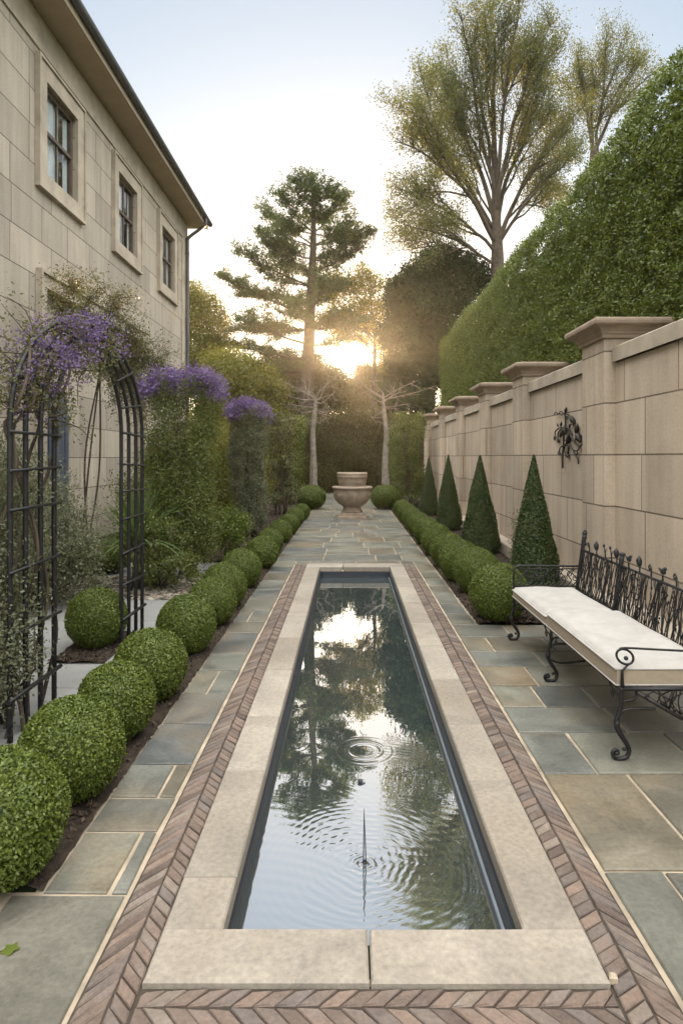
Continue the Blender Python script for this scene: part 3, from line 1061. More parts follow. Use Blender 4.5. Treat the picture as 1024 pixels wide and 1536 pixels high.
mb.tube(smooth([(gx, dy, 8.55), (gx, dy, 8.40), (gx - .12, dy, 8.27), (dx + .1, dy, 8.05), (dx, dy, 7.92), (dx, dy, 7.6), (dx, dy, 4), (dx, dy, .05)]), .048, 12)
for z in (7.5, 5.6, 3.7, 1.8):
    mb.lathe([(.049, z), (.058, z), (.058, z + .05), (.049, z + .05)], (dx, dy, 0), 14)
    mb.box((HX + .023, dy - .02, z + .01), (dx - .04, dy + .02, z + .04))
mb.build('downpipe', M['gutter'], house, HO)


def frame4(mb, y0, y1, z0, z1, wy, wz0, wz1, xa, xb, bev=0):
    """four butted bars round an opening (the bars lie outside it)"""
    mb.box((xa, y0 - wy, z0 - wz0), (xb, y0, z1 + wz1)); mb.box((xa, y1, z0 - wz0), (xb, y1 + wy, z1 + wz1))
    mb.box((xa, y0, z1), (xb, y1, z1 + wz1)); mb.box((xa, y0, z0 - wz0), (xb, y1, z0))


for a, b_ in wins:
    f = MB()
    frame4(f, a - .001, b_ + .001, WZ0, WZ1, .24, .24, .26, HX + .002, HX + .055)
    frame4(f, a - .241, b_ + .241, WZ0 - .241, WZ1 + .261, .045, .045, .045, HX + .002, HX + .085)
    win = f.build('window', M['trim'], house, HO)
    s = MB()
    s.box((HX - .10, a + .001, WZ0 + .001), (HX - .04, b_ - .001, WZ0 + .07)); s.box((HX - .10, a + .001, WZ1 - .07), (HX - .04, b_ - .001, WZ1 - .001))
    s.box((HX - .10, a + .001, WZ0 + .071), (HX - .04, a + .075, WZ1 - .071)); s.box((HX - .10, b_ - .075, WZ0 + .071), (HX - .04, b_ - .001, WZ1 - .071))
    mz = (WZ0 + WZ1) / 2 + .02
    s.box((HX - .09, a + .076, mz - .028), (HX - .03, b_ - .076, mz + .028))
    my = (a + b_) / 2
    s.box((HX - .085, my - .014, WZ0 + .071), (HX - .05, my + .014, mz - .029)); s.box((HX - .085, my - .014, mz + .029), (HX - .05, my + .014, WZ1 - .071))
    s.build('sash', M['sash'], win, HO)
    gl = MB(); gl.add([(HX - .075, a + .07, WZ0 + .06), (HX - .075, b_ - .07, WZ0 + .06), (HX - .075, b_ - .07, WZ1 - .06), (HX - .075, a + .07, WZ1 - .06)], [(0, 1, 2, 3)]); gl.build('pane', M['glass'], win, HO)
    cu = MB()
    for u0, u1 in ((a + .03, a + .03 + (b_ - a) * .60), (b_ - .03 - (b_ - a) * .12, b_ - .03)):
        yy = np.linspace(u0, u1, 40)
        xx = HX - .125 + .018 * np.sin(yy * 62) + .012 * np.sin(yy * 23)
        Vc = np.concatenate([np.c_[xx, yy, np.full(40, WZ0 - .05)], np.c_[xx, yy, np.full(40, WZ1 + .05)]])
        cu.add(Vc, [(i, i + 1, 41 + i, 40 + i) for i in range(39)], 0, True)
    cu.build('curtain', M['curtain'], win, HO)
a, b_, c, d = panel
f = MB()
f.box((HX + .002, a - .20, 0), (HX + .06, a - .001, d + .20)); f.box((HX + .002, b_ + .001, 0), (HX + .06, b_ + .20, d + .20)); f.box((HX + .002, a, d), (HX + .06, b_, d + .20))
f.box((HX + .002, a - .25, 0), (HX + .10, a - .201, d + .25)); f.box((HX + .002, a - .2, d + .201), (HX + .10, b_ + .25, d + .25))
f.build('doorway_surround', M['trim'], house, HO)
dm = MB()
y0, y1, zt = 10.12, 11.0, 2.3
pts = [(y0, 0), (y1, 0)] + [((y0 + y1) / 2 + (y1 - y0) / 2 * math.cos(q), zt + .38 * math.sin(q)) for q in np.linspace(0, math.pi, 13)]
k = len(pts)
V = [(HX - DE + .004, y, z) for y, z in pts] + [(HX - DE + .05, y, z) for y, z in pts]
dm.add(V, [(i, (i + 1) % k, k + (i + 1) % k, k + i) for i in range(k)]); dm.add(V, [list(range(k, 2 * k))])
for z0, z1 in ((.2, .95), (1.1, 2.2)):
    frame4(dm, y0 + .16, y1 - .16, z0, z1, .03, .03, .03, HX - DE + .052, HX - DE + .066)
do = dm.build('door', M['door'], house, HO)
hm = MB(); hm.ball((HX - DE + .09, y1 - .1, 1.05), .03); hm.tube([(HX - DE + .05, y1 - .1, 1.05), (HX - DE + .09, y1 - .1, 1.05)], .012, 8); hm.build('handle', M['iron'], do, HO)

# ------------------------------------------------------------------ iron arch
AX = -1.90
AC = 4.68
arch = thing('garden_arch', 'tall black iron garden arch with laddered sides left of the path', 'garden arch', (AX, AC, 0))
AO = (AX, AC, 0)
hr = [1.13, .96, .78, .60]
SPR = 1.80
for k, r in enumerate(hr):
    top = .77 - .06 * k
    pts = [(AX, AC - r, z) for z in np.linspace(-.05, SPR, 6)] + [(AX, AC - r * math.cos(q), SPR + top * math.sin(q)) for q in np.linspace(.1, math.pi - .1, 26)] + [(AX, AC + r, z) for z in np.linspace(SPR, -.05, 6)]
    mb = MB(); mb.tube(pts, .0165, 8); mb.build('hoop', M['iron'], arch, AO)
for s in (-1, 1):
    for z in ([.24, .52, .80, 1.08, 1.30, 1.52, 1.78] if s > 0 else [.24, .60, .95, 1.30, 1.52, 1.74]):
        ex = .03 if s > 0 else .05
        dz = random.uniform(-.01, .02)
        mb = MB(); mb.tube([(AX + .02, AC + s * (hr[3] - ex), z + dz), (AX + .02, AC + s * (hr[0] + ex), z)], .010 if z > .3 else .014, 6); mb.build('rung', M['iron'], arch, AO)
for q in np.linspace(.35, math.pi - .35, 7):
    mb = MB(); mb.tube([(AX + .02, AC - hr[3] * math.cos(q), SPR + .59 * math.sin(q)), (AX + .02, AC - hr[0] * math.cos(q), SPR + .77 * math.sin(q))], .009, 6); mb.build('rung', M['iron'], arch, AO)

# purple vine over the arch
vo = np.array([AX - .1, 3.7, 0])
vine = thing('flowering_vine', 'purple flowering vine heaped over the top of the iron arch', 'climbing plant', vo)
sm, lm, fm = MB(), MB(), MB()
twp = []
for k in range(5):
    ph = k * 1.3
    a0 = -1.12 + .13 * k
    pts = [(AX - .05 + .05 * math.sin(z * 5 + ph), AC + a0 + .05 * math.cos(z * 4 + ph), z) for z in np.linspace(-.02, SPR, 12)]
    r = -a0
    pts += [(AX + .06 * math.sin(q * 5 + ph), AC - r * math.cos(q), SPR + (.80 - .04 * k) * math.sin(q)) for q in np.linspace(.15, 2.0, 12)]
    sm.tube(smooth(pts, 3), [.013, .010, .005], 7)
for k in range(70):
    q = rng.uniform(.05, 1.9)
    r = rng.uniform(.55, 1.15)
    p = np.array([AX, AC - r * math.cos(q), SPR + .78 * r / 1.13 * math.sin(q)])
    dv = rng.normal(size=3) * np.array([.16, .22, .14]) + np.array([-.05, -.03, .03])
    pts = smooth([p, p + dv * .5 + rng.normal(size=3) * .04, p + dv], 3)
    sm.tube(pts, [.005, .002], 4)
    twp.append(pts)
tw = np.concatenate(twp)
C = tw[rng.integers(0, len(tw), 9000)] + rng.normal(size=(9000, 3)) * .045
lm.leaves(C[:5000], .026, .45, dj=1)
cc = []
for k in range(85):
    q = np.clip(rng.normal(.95, .42), .1, 1.6)
    r = rng.uniform(.66, 1.0) if rng.random() < .45 else rng.uniform(.98, 1.13)
    cc.append([AX + rng.normal(0, .12), AC - r * math.cos(q), SPR + .80 * r / 1.13 * math.sin(q) + rng.normal(.0, .03)])
cc = np.array(cc)
C = cc[rng.integers(0, len(cc), 4600)] + rng.normal(size=(4600, 3)) * .034
fm.leaves(C, .018, .6, dirv=np.array([0, 0, .4]), dj=1)
sm.build('stem', M['bark'], vine, vo); lm.build('foliage', M['dry'], vine, vo); fm.build('flowers', M['purple'], vine, vo)

# climber against the house, brownish and sparse
co = np.array([-4.2, 9.9, 0])
cl = thing('wall_climber', 'sparse brownish climbing shrub spreading over the house front behind the arch', 'climbing plant', co)
sm, lm = MB(), MB()
tip = []
for (px, py), d in zip([(75, 440), (110, 420), (150, 430), (175, 445), (90, 470), (135, 480), (195, 490), (150, 510), (215, 515), (235, 545), (180, 545), (205, 570), (225, 590), (255, 560), (110, 520), (170, 600), (215, 640)],
                       [9.2, 9.3, 9.1, 9.0, 9.4, 9.2, 9.3, 9.3, 9.5, 9.6, 9.2, 9.4, 9.5, 9.8, 9.3, 9.4, 9.6]):
    p = P(px, py, d)
    hub = P(150, 560, 9.7)
    mid = (hub + p) / 2 + np.array([rng.normal() * .12, rng.normal() * .1, .18])
    pts = smooth([hub, mid, p], 8)
    sm.tube(pts, [.008, .006, .003], 6)
    for k in range(26):
        b0 = pts[int(rng.uniform(.3, .99) * len(pts))]
        dv = unit(rng.normal(size=3) + np.array([.5, 0, -.1])) * rng.uniform(.15, .5)
        q = smooth([b0, b0 + dv * .5 + rng.normal(size=3) * .04, b0 + dv], 3)
        sm.tube(q, [.004, .0018], 4)
        tip.append(q)
for k in range(3):
    sm.tube(smooth([co + np.array([.05 * k, .04 * k, -.02]), (co + hub) / 2 + rng.normal(size=3) * .06, hub], 6), [.016, .012], 6)
tp = np.concatenate(tip)
lm.leaves(tp[rng.integers(0, len(tp), 30000)] + rng.normal(size=(30000, 3)) * .06, .036, .45)
sm.build('stem', M['bark'], cl, co); lm.build('foliage', M['dry'], cl, co)

# shrubs of the left garden
bush('grey_shrub', 'fine grey green shrub growing up through the near side of the arch', 'shrub',
     [((-2.15, 3.6, .55), (.32, .40, .55), 17000), ((-2.2, 3.75, 1.25), (.28, .45, .55), 11000), ((-2.25, 4.0, .95), (.25, .42, .5), 9000)], .023, 'grey_leaf', 1.0, base=(-2.1, 3.7, 0))
bush('grey_shrub', 'pale silvery shrub filling the bed beyond the arch opening', 'shrub',
     [((-3.6, 6.6, .85), (.8, .7, .7), 16000), ((-4.0, 7.4, 1.2), (.6, .6, .7), 10000), ((-3.1, 6.9, .55), (.5, .5, .5), 9000)], .034, 'grey_leaf', 1.0, base=(-3.5, 7.1, 0))
bush('green_shrub', 'low yellow green bush under the near vine pillar', 'shrub', [((-2.35, 7.7, .5), (.42, .45, .42), 5000), ((-2.1, 7.5, .25), (.35, .3, .22), 2600)], .034, 'ivy', base=(-2.3, 7.6, 0))
bush('green_shrub', 'fresh green rounded bush between the two purple topped pillars', 'shrub', [((-1.78, 9.35, .52), (.30, .34, .36), 5200)], .036, 'hedge', base=(-1.78, 9.35, 0))
bush('green_shrub', 'dark leafy bush beside the house corner behind the first pillar', 'shrub', [((-3.6, 11.5, .8), (.8, 1.0, .75), 8000), ((-3.2, 13.5, 1.0), (.7, 1.0, .9), 7000)], .05, 'ivy', base=(-3.5, 12, 0))
bush('green_shrub', 'sunlit yellow green bush glimpsed in the gap behind the purple pillars', 'shrub', [((-3.4, 15.5, 1.4), (1.0, 1.2, 1.3), 12000), ((-3.0, 18.5, 1.6), (.9, 1.0, 1.5), 9000)], .06, 'gold', base=(-3.3, 16.5, 0))
bush('green_shrub', 'golden green bush glowing in the gap left of the second vine pillar', 'shrub', [((-2.75, 14.2, 1.25), (.4, .5, 1.0), 9000)], .05, 'gold', base=(-2.75, 14.2, 0))
bush('pale_shrub', 'small pale leaved shrub at the wall between the two nearest cones', 'shrub', [((2.38, 8.7, .42), (.2, .45, .4), 3600)], .03, 'grey_leaf', base=(2.38, 8.7, 0))
yo = np.array([-2.55, 7.6, 0])
yu = thing('strap_leaf_plant', 'spiky plant with long arching strap leaves beside the first vine pillar', 'plant', yo)
mb = MB()
for k in range(110):
    a = rng.uniform(0, 6.283)
    el = rng.uniform(.25, 1.45)
    L = rng.uniform(.65, 1.05)
    dv = np.array([math.cos(a) * math.cos(el), math.sin(a) * math.cos(el), math.sin(el)])
    side = unit(np.cross(dv, [0, 0, 1.0]))
    ts = np.linspace(0, 1, 6)
    c = yo + np.array([0, 0, .55]) + ts[:, None] * dv * L - np.array([0, 0, 1]) * (ts ** 2.2)[:, None] * L * .35 * math.cos(el)
    wd = .016 * np.sin(np.clip(ts * 2.6 + .5, 0, math.pi))
    V = np.concatenate([c - side * wd[:, None], c + side * wd[:, None]])
    mb.add(V, [(i, i + 1, 7 + i, 6 + i) for i in range(5)], 0, True)
mb.build('leaves', M['yucca'], yu, yo)
mb = MB(); mb.tube([yo, yo + np.array([.02, 0, .58])], [.07, .05], 8); mb.build('trunk', M['bark'], yu, yo)

# ------------------------------------------------------------------ hedges and trees
HGX = 3.22
hg = thing('tall_hedge', 'towering clipped green hedge rising behind the garden wall', 'hedge', (HGX + .6, 13, 0))
mb = MB()
nc = 6200
cy_ = 3.5 + 19.4 * rng.uniform(0, 1, nc) ** 1.25
topc = 5.74 + .05 * np.sin(cy_ * 1.1) + .04 * np.sin(cy_ * 3.7)
cz_ = 2.3 + (topc - 2.3) * rng.uniform(0, 1, nc) ** .95
cr_ = np.interp(cy_, [3.5, 10, 23], [.11, .13, .18]) * rng.uniform(.7, 1.35, nc)
cx_ = HGX + .14 + rng.normal(0, .035, nc) + .10 * np.sin(cy_ * .9 + 1.3 * np.sin(cz_ * .8)) * np.sin(cz_ * 1.3 + 2) * np.clip((15 - cy_) / 9, .2, 1)
cx_ += np.clip((cz_ - (topc - .35)) / .35, 0, 1) ** 2 * .16 + np.clip((cy_ - 22.5) / .5, 0, 1) ** 2 * .3
n = 270000
ix = rng.integers(0, nc, n)
od = unit(rng.normal(size=(n, 3)) + np.array([-.75, -.1, .15]))
C = np.stack([cx_, cy_, cz_], 1)[ix] + od * (cr_[ix] * rng.uniform(.45, 1.05, n))[:, None]
sz = np.interp(C[:, 1], [3.5, 7, 12, 23], [.046, .046, .05, .062])
mb.leaves(C, sz, .46, dirv=od * .5 + np.array([0, 0, .25]), dj=.8, nrm=od * 1.2 + np.array([-.3, 0, .35]), nj=.5)
# shoots standing out of the near top and face
for k in range(70):
    yy = 3.8 + 3.0 * rng.uniform(0, 1) ** 1.3
    zz = rng.uniform(3, 5.7) if rng.random() < .6 else 5.65
    p = np.array([HGX - .02 + (.2 if zz > 5.4 else 0), yy, zz])
    dv = np.array([-.6 if zz < 5.4 else -.1, rng.normal() * .4, rng.normal() * .5 + (.9 if zz > 5.4 else .2)])
    L = rng.uniform(.15, .45)
    c = p + np.linspace(0, 1, 22)[:, None] * dv * L + rng.normal(size=(22, 3)) * .025
    mb.leaves(c, .04, .4, dirv=dv + np.array([0, 0, -.4]), dj=.5)
# the mass behind the leaf face
ysb, zsb = np.linspace(3.2, 22.9, 60), np.linspace(.1, 5.6, 26)
Yg, Zg = np.meshgrid(ysb, zsb)
Xg = HGX + .24 + .10 * np.sin(Yg * .9 + 1.3 * np.sin(Zg * .8)) * np.sin(Zg * 1.3 + 2) * np.clip((15 - Yg) / 9, .2, 1) + np.clip((Zg - 5.0) / .5, 0, 1) ** 2 * .3
i, j = np.arange(25)[:, None] * 60, np.arange(59)[None, :]
mb.add(np.stack([Xg, Yg, Zg], -1).reshape(-1, 3), np.stack([i + j, i + 60 + j, i + 61 + j, i + j + 1], -1).reshape(-1, 4), 0, True)
mb.box((HGX + .75, 3.2, .1), (HGX + 2.2, 22.9, 5.55))
mb.build('foliage', M['hedge'], hg, (HGX + .6, 13, 0))
mb = MB()
for yy in np.arange(4, 22.5, .9):
    mb.tube([(HGX + .5, yy, -.05), (HGX + .45, yy + .1, 2.5), (HGX + .55, yy, 4.9)], [.05, .035, .012], 6)
mb.build('trunk', M['bark'], hg, (HGX + .6, 13, 0))

eh = thing('end_hedge', 'brown green hedge closing the far end of the garden behind the urn', 'hedge', (0, 28.5, 0))
mb = MB()
n = 42000
X = rng.uniform(-6.5, 6.5, n)
Z = 3.75 * rng.uniform(0, 1, n) + .12 * np.sin(X * 2)
Y = 28.0 + .3 * np.sin(X * 1.9 + Z) * np.sin(Z * 2.3) + .35 * rng.uniform(0, 1, n) ** 2
mb.leaves(np.stack([X, Y, Z], 1), .10, .5, dirv=np.array([0, -.3, -.3]), dj=.9)
mb.box((-6.5, 28.45, -.05), (6.5, 29.4, 3.5))
mb.build('foliage', M['endhedge'], eh, (0, 28.5, 0))
mb = MB()
for xx in np.arange(-6, 6.4, .8):
    mb.tube([(xx, 28.42, -.05), (xx + .1, 28.4, 3)], [.05, .02], 6)
mb.build('trunk', M['bark'], eh, (0, 28.5, 0))


def curve(p0, p1, bend, n=9, jit=.02):
    p0, p1 = np.asarray(p0, float), np.asarray(p1, float)
    t = np.linspace(0, 1, n)[:, None]
    L = np.linalg.norm(p1 - p0)
    c = p0 + (p1 - p0) * t + np.asarray(bend) * (4 * t * (1 - t))
    j = rng.normal(size=(n, 3)) * L * jit
    j[0] = 0
    return c + j


def tree(name, label, trunk, tr, limbs, twig, leaf, mats, cat='tree', flat=(1, 1, 1), droop=(0, 0, 0), top_twigs=0, group=None):
    """trunk: points; limbs: (t on trunk, tip, radius, bend); twig: (count per m, length, spread, up, start); leaf: (per twig, size, sigma, aspect)"""
    trunk = smooth(trunk, 5)
    base = trunk[0].copy()
    root = thing(name, label, cat, (base[0], base[1], 0), group)
    o = (base[0], base[1], 0)
    tm, lm = MB(), MB()
    tm.tube(trunk, tr, 9)
    C, D = [], []
    paths = []
    for t, tip, r, bend in limbs:
        if isinstance(t, tuple):
            par = paths[t[0]][0]
            k = int(t[1] * (len(par) - 1))
            pts = smooth(curve(par[k], tip, bend, 8, .008), 2)
        else:
            k = min(len(trunk) - 1, int(t * (len(trunk) - 1)))
            pts = smooth(curve(trunk[k], tip, bend, 8, .008), 2)
        tm.tube(pts, [r, r * .55, r * .16], 7)
        paths.append((pts, r))
    if top_twigs:
        paths.append((trunk[int(len(trunk) * top_twigs):], .05))
    per, tl, spread, up, start = twig
    for pts, r in paths:
        L = np.linalg.norm(np.diff(pts, axis=0), axis=1).sum()
        for k in range(max(3, int(per * L))):
            q = start + (1 - start) * rng.uniform(0, 1) ** .8
            i = min(len(pts) - 2, int(q * (len(pts) - 1)))
            tan = unit(pts[i + 1] - pts[i])
            dv = unit(tan * .7 + rng.normal(size=3) * spread * np.asarray(flat) + np.array([0, 0, up]))
            ln = tl * rng.uniform(.5, 1.2) * (1.15 - .4 * q)
            e = pts[i] + dv * ln + np.asarray(droop) * ln
            tw = curve(pts[i], e, rng.normal(size=3) * ln * .06, 5)
            tm.tube(tw, [max(.008, r * .16), .004], 4, cap=False)
            n = int(leaf[0] * rng.uniform(.5, 1.4))
            w = rng.uniform(.25, 1.05, n)[:, None]
            C.append(pts[i] + (e - pts[i]) * w + rng.normal(size=(n, 3)) * leaf[2] * np.asarray(flat))
            D.append(np.repeat(dv[None], n, 0))
    C, D = np.concatenate(C), np.concatenate(D)
    lm.leaves(C, leaf[1], leaf[3], dirv=D * .8, dj=.8)
    tm.build('trunk', mats[0], root, o)
    lm.build('crown', mats[1], root, o)
    print('tree', name, len(C))
    return root


# pine with layered boughs
D0 = 29.0
pb = P(461, 560, D0)
tr = [np.array([pb[0] - .1, D0, -.1]), P(459, 640, D0), P(461, 560, D0), P(466, 450, D0), P(470, 350, D0), P(469, 262, D0)]
lim = []
for ty, tx, tyy, r in [(545, 372, 543, .09), (520, 351, 517, .10), (500, 360, 472, .10), (478, 345, 492, .08), (455, 327, 413, .11), (450, 362, 440, .09), (425, 356, 375, .09), (430, 400, 410, .08), (395, 381, 348, .08), (370, 394, 307, .07),
                       (340, 420, 290, .06), (400, 410, 385, .07), (485, 505, 480, .06), (500, 530, 505, .06), (425, 517, 420, .07), (400, 535, 372, .08), (385, 553, 345, .09), (365, 530, 330, .07), (340, 517, 293, .06), (350, 545, 355, .06),
                       (310, 495, 280, .04), (310, 440, 282, .04), (455, 430, 470, .06), (375, 480, 390, .05), (420, 470, 440, .05)]:
    t = np.interp(-ty, [-760, -640, -560, -450, -350, -262], [0, .2, .4, .6, .8, 1])
    dd = D0 + rng.uniform(-1.6, 1.6)
    lim.append((t, P(tx, tyy, dd), r * .62, (0, 0, -.12)))
for k in range(18):
    t = rng.uniform(.5, .97)
    z = np.interp(t, [0, .2, .4, .6, .8, 1], [p[2] for p in tr])
    a = rng.uniform(0, 6.28)
    ll = rng.uniform(1.2, 2.6) * (1.15 - .6 * max(0, t - .5))
    lim.append((t, np.array([tr[3][0] + ll * math.cos(a) * .8, D0 + ll * math.sin(a), z + .2]), .04, (0, 0, -.1)))
tree('pine_tree', 'tall dark pine with layered boughs beyond the end of the garden', tr, [.42, .36, .30, .22, .13, .03], lim,
     (12, .9, .75, .22, .2), (56, .16, .12, .28), (M['bark'], M['pine']), flat=(1, 1, .48), top_twigs=.78)

# large fan-shaped tree on the right
D1 = 27.0
fork = P(745, 352, D1)
tr = [np.array([fork[0] + .1, D1, -.1]), P(746, 520, D1), P(746, 400, D1), P(744, 330, D1), P(741, 235, D1), P(740, 140, D1), P(742, 50, D1)]
lim = []
main = [(585, 240, .115, .42, .1), (606, 165, .12, .45, .15), (640, 100, .12, .47, .1), (685, 42, .11, .52, 0), (725, 18, .08, .62, 0), (768, 22, .10, .57, 0), (812, 62, .12, .50, -.1), (848, 112, .12, .46, -.15),
        (866, 175, .11, .43, -.1), (855, 250, .08, .40, 0), (600, 350, .07, .36, 0), (590, 300, .085, .39, .1)]
for tx, ty, r, t, bx in main:
    tip = P(tx, ty, D1) + np.array([0, rng.uniform(-2.2, 2.2), 0])
    lim.append((t, tip, r, (bx * 3, rng.uniform(-.3, .3), .5 if ty < 300 else .25)))
subs = [(0, [(588, 275), (605, 215), (625, 240)]), (1, [(592, 195), (620, 140), (640, 190)]), (2, [(622, 128), (655, 80), (665, 130), (680, 160)]), (3, [(668, 58), (705, 30), (700, 95)]), (4, [(735, 8), (720, 70)]),
        (5, [(790, 40), (755, 40), (780, 100)]), (6, [(830, 85), (795, 48), (800, 130)]), (7, [(855, 140), (830, 90), (825, 165)]), (8, [(872, 200), (845, 190), (840, 225)]), (9, [(862, 275), (825, 270)]),
        (10, [(588, 345), (625, 362), (640, 335)]), (11, [(588, 320), (615, 290), (640, 305)])]
for pi_, tips in subs:
    for tx, ty in tips:
        tip = P(tx, ty, D1) + np.array([0, rng.uniform(-2.8, 2.8), 0])
        lim.append(((pi_, rng.uniform(.12, .6)), tip, .05, (rng.uniform(-.2, .2), rng.uniform(-.3, .3), .25)))
        tip2 = tip + np.array([rng.uniform(-1.3, 1.3), rng.uniform(-2, 2), rng.uniform(-1.6, .2)])
        lim.append(((len(lim) - 1, rng.uniform(.2, .5)), tip2, .04, (0, 0, .15)))
tree('fan_tree', 'large airy fan shaped tree standing behind the tall hedge', tr, [.36, .33, .28, .19, .12, .07, .03], lim,
     (5.4, 1.3, .45, .58, .25), (72, .098, .18, .42), (M['bark'], M['elm']), top_twigs=0)
D2 = 30.0
tr = [np.array([11.2, D2, -.1]), P(880, 400, D2), P(885, 300, D2), P(890, 220, D2)]
lim = []
for x, y in [(860, 85), (925, 40), (962, 90), (900, 70)]:
    lim.append((rng.uniform(.8, 1), P(x, y, D2) + np.array([0, rng.uniform(-1, 1), 0]), .10, (0, 0, .2)))
for k_, pts_ in ((0, [(845, 110), (872, 120), (850, 150), (880, 90)]), (1, [(940, 60), (905, 45), (920, 110), (945, 110)]), (2, [(968, 130), (950, 160), (930, 180)]), (3, [(885, 140), (905, 120), (880, 185), (910, 190)])):
    for x, y in pts_:
        lim.append(((k_, rng.uniform(.3, .7)), P(x, y, D2) + np.array([0, rng.uniform(-1.6, 1.6), 0]), .05, (0, 0, .2)))
tree('feathery_tree', 'smaller feathery tree right of the fan shaped tree above the hedge', tr, [.3, .26, .2, .15], lim,
     (6.5, 1.3, .42, .55, .25), (70, .10, .18, .4), (M['bark'], M['elm']))


def crown_tree(name, label, base, trunk_pts, tr, blobs, n_per, leaf, sig, mats, asp=.5, cat='tree', group=None):
    """blobs of foliage = (px, py, d, radius in m); each on its own limb"""
    lim = []
    root = thing(name, label, cat, (base[0], base[1], 0), group)
    o = (base[0], base[1], 0)
    tm, lm = MB(), MB()
    tk = smooth([base] + trunk_pts, 5)
    tm.tube(tk, tr, 8)
    Cs, Ds = [], []
    for px, py, d, r in blobs:
        c = P(px, py, d)
        s = tk[int(len(tk) * rng.uniform(.6, .95))]
        b_ = smooth(curve(s, c, rng.normal(size=3) * .15, 6), 2)
        tm.tube(b_, [tr[-1] * .7, .03, .012], 6)
        kc = int(16 * n_per / 600) + 6
        dd = unit(rng.normal(size=(kc, 3)))
        cc = c + dd * r * (rng.uniform(0, 1, (kc, 1)) ** .4) * np.array([1, 1, .85])
        for q in cc[:10]:
            tm.tube(curve(c, q, rng.normal(size=3) * .05, 4), [.02, .006], 4, cap=False)
        n = int(n_per * r ** 1.6)
        ix = rng.integers(0, kc, n)
        C = cc[ix] + rng.normal(size=(n, 3)) * sig * r
        Cs.append(C); Ds.append(unit(C - c) * .7 + unit(C - cc[ix]))
    C, D = np.concatenate(Cs), np.concatenate(Ds)
    lm.leaves(C, leaf, asp, dirv=np.array([0, 0, .1]), dj=.8, nrm=D + np.array([0, 0, .3]), nj=.5)
    tm.build('trunk', mats[0], root, o)
    lm.build('crown', mats[1], root, o)
    print('crown_tree', name, len(C))
    return root


b0 = np.array([3.4, 27.5, -.1])
crown_tree('evergreen_tree', 'dense dark rounded evergreen beside the hedge end', b0, [P(645, 560, 27.5), P(650, 480, 27.5)], [.3, .24, .15],
           [(650, 410, 27.5, 1.1), (690, 405, 27.5, 1.0), (620, 425, 27.2, 1.0), (605, 460, 27.5, .95), (640, 460, 27, 1.2), (680, 450, 27.5, 1.1), (715, 420, 28, .9), (595, 500, 27.6, .85), (630, 510, 27.2, 1.1), (665, 505, 27.5, 1.1),
            (605, 545, 27.5, .85), (640, 560, 27.5, 1.0), (675, 560, 27.6, .9), (625, 600, 27.4, .9), (600, 440, 28, .8), (660, 385, 28, .8), (590, 590, 27.8, .8)], 4200, .15, .17, (M['bark'], M['dark_tree']))
b0 = np.array([1.3, 31, -.1])
crown_tree('backlit_tree', 'thin golden backlit tree between the pine and the dark evergreen', b0, [P(560, 600, 31), P(562, 520, 31), P(560, 470, 31)], [.16, .12, .08, .04],
           [(540, 415, 31, .75), (520, 430, 31, .7), (560, 430, 31.3, .75), (545, 455, 31, .85), (575, 460, 31, .7), (515, 465, 30.8, .75), (530, 485, 31, .6), (565, 490, 31.2, .75), (575, 520, 31, .6), (500, 440, 31, .5), (545, 510, 31.5, .45),
            (580, 545, 31, .55), (490, 480, 31, .4), (510, 500, 31.3, .5), (545, 485, 31, .6), (500, 420, 31, .5), (585, 500, 31.4, .5)], 2100, .12, .22, (M['bark'], M['gold']))
b0 = np.array([-7.0, 30, -.1])
crown_tree('garden_tree', 'yellow green leafy tree just beyond the house corner', b0, [P(305, 600, 30), P(308, 520, 30)], [.2, .15, .1],
           [(290, 440, 30, .7), (305, 455, 30, .8), (320, 480, 30, .9), (295, 490, 30, 1.0), (330, 510, 30, .8), (310, 525, 30, 1.1), (285, 530, 30, 1.0), (335, 545, 30, .9), (300, 560, 30, 1.0), (270, 470, 30, 1.0), (275, 560, 30, 1)], 2300, .13, .2, (M['bark'], M['gold']))
for nm, lab, bl, mt in (('leafy_bush', 'broad olive bush rising behind the two purple pillars', [(345, 560, 25, 1.1), (375, 575, 25, 1.0), (330, 590, 25, 1.1), (400, 590, 25.3, .8), (360, 610, 25, 1.2), (395, 630, 25, 1.0), (320, 640, 25, 1.2), (365, 660, 25, 1.2), (410, 660, 25, .9)], 'gold'),
                        ('leafy_bush', 'dark bush left of the sun above the end hedge', [(430, 575, 31, 1.0), (455, 590, 31, 1.0), (480, 580, 31.5, .9), (420, 610, 31, 1.1), (470, 620, 31, 1.0), (445, 560, 31.5, .7), (495, 600, 31, .8), (405, 555, 31, .9), (435, 545, 31.6, .8), (470, 552, 31.5, .8), (492, 572, 31.5, .6)], 'endhedge'),
                        ('leafy_bush', 'rounded bush below the sun at the centre of the end hedge', [(500, 570, 32, .75), (515, 592, 31.5, .9), (540, 578, 32, .8), (560, 590, 32, .9), (535, 610, 31.5, .9), (575, 610, 31.5, .8), (550, 558, 32, .55), (580, 565, 32, .8), (605, 580, 32, .8)], 'endhedge')):
    p0 = P(bl[0][0] + 20, 700, bl[0][2])
    p0[2] = -.05
    crown_tree(nm, lab, p0, [P(bl[4][0], bl[4][1], bl[4][2])], [.12, .06], bl, 4200, .14, .2, (M['bark'], M[mt]), cat='bush')


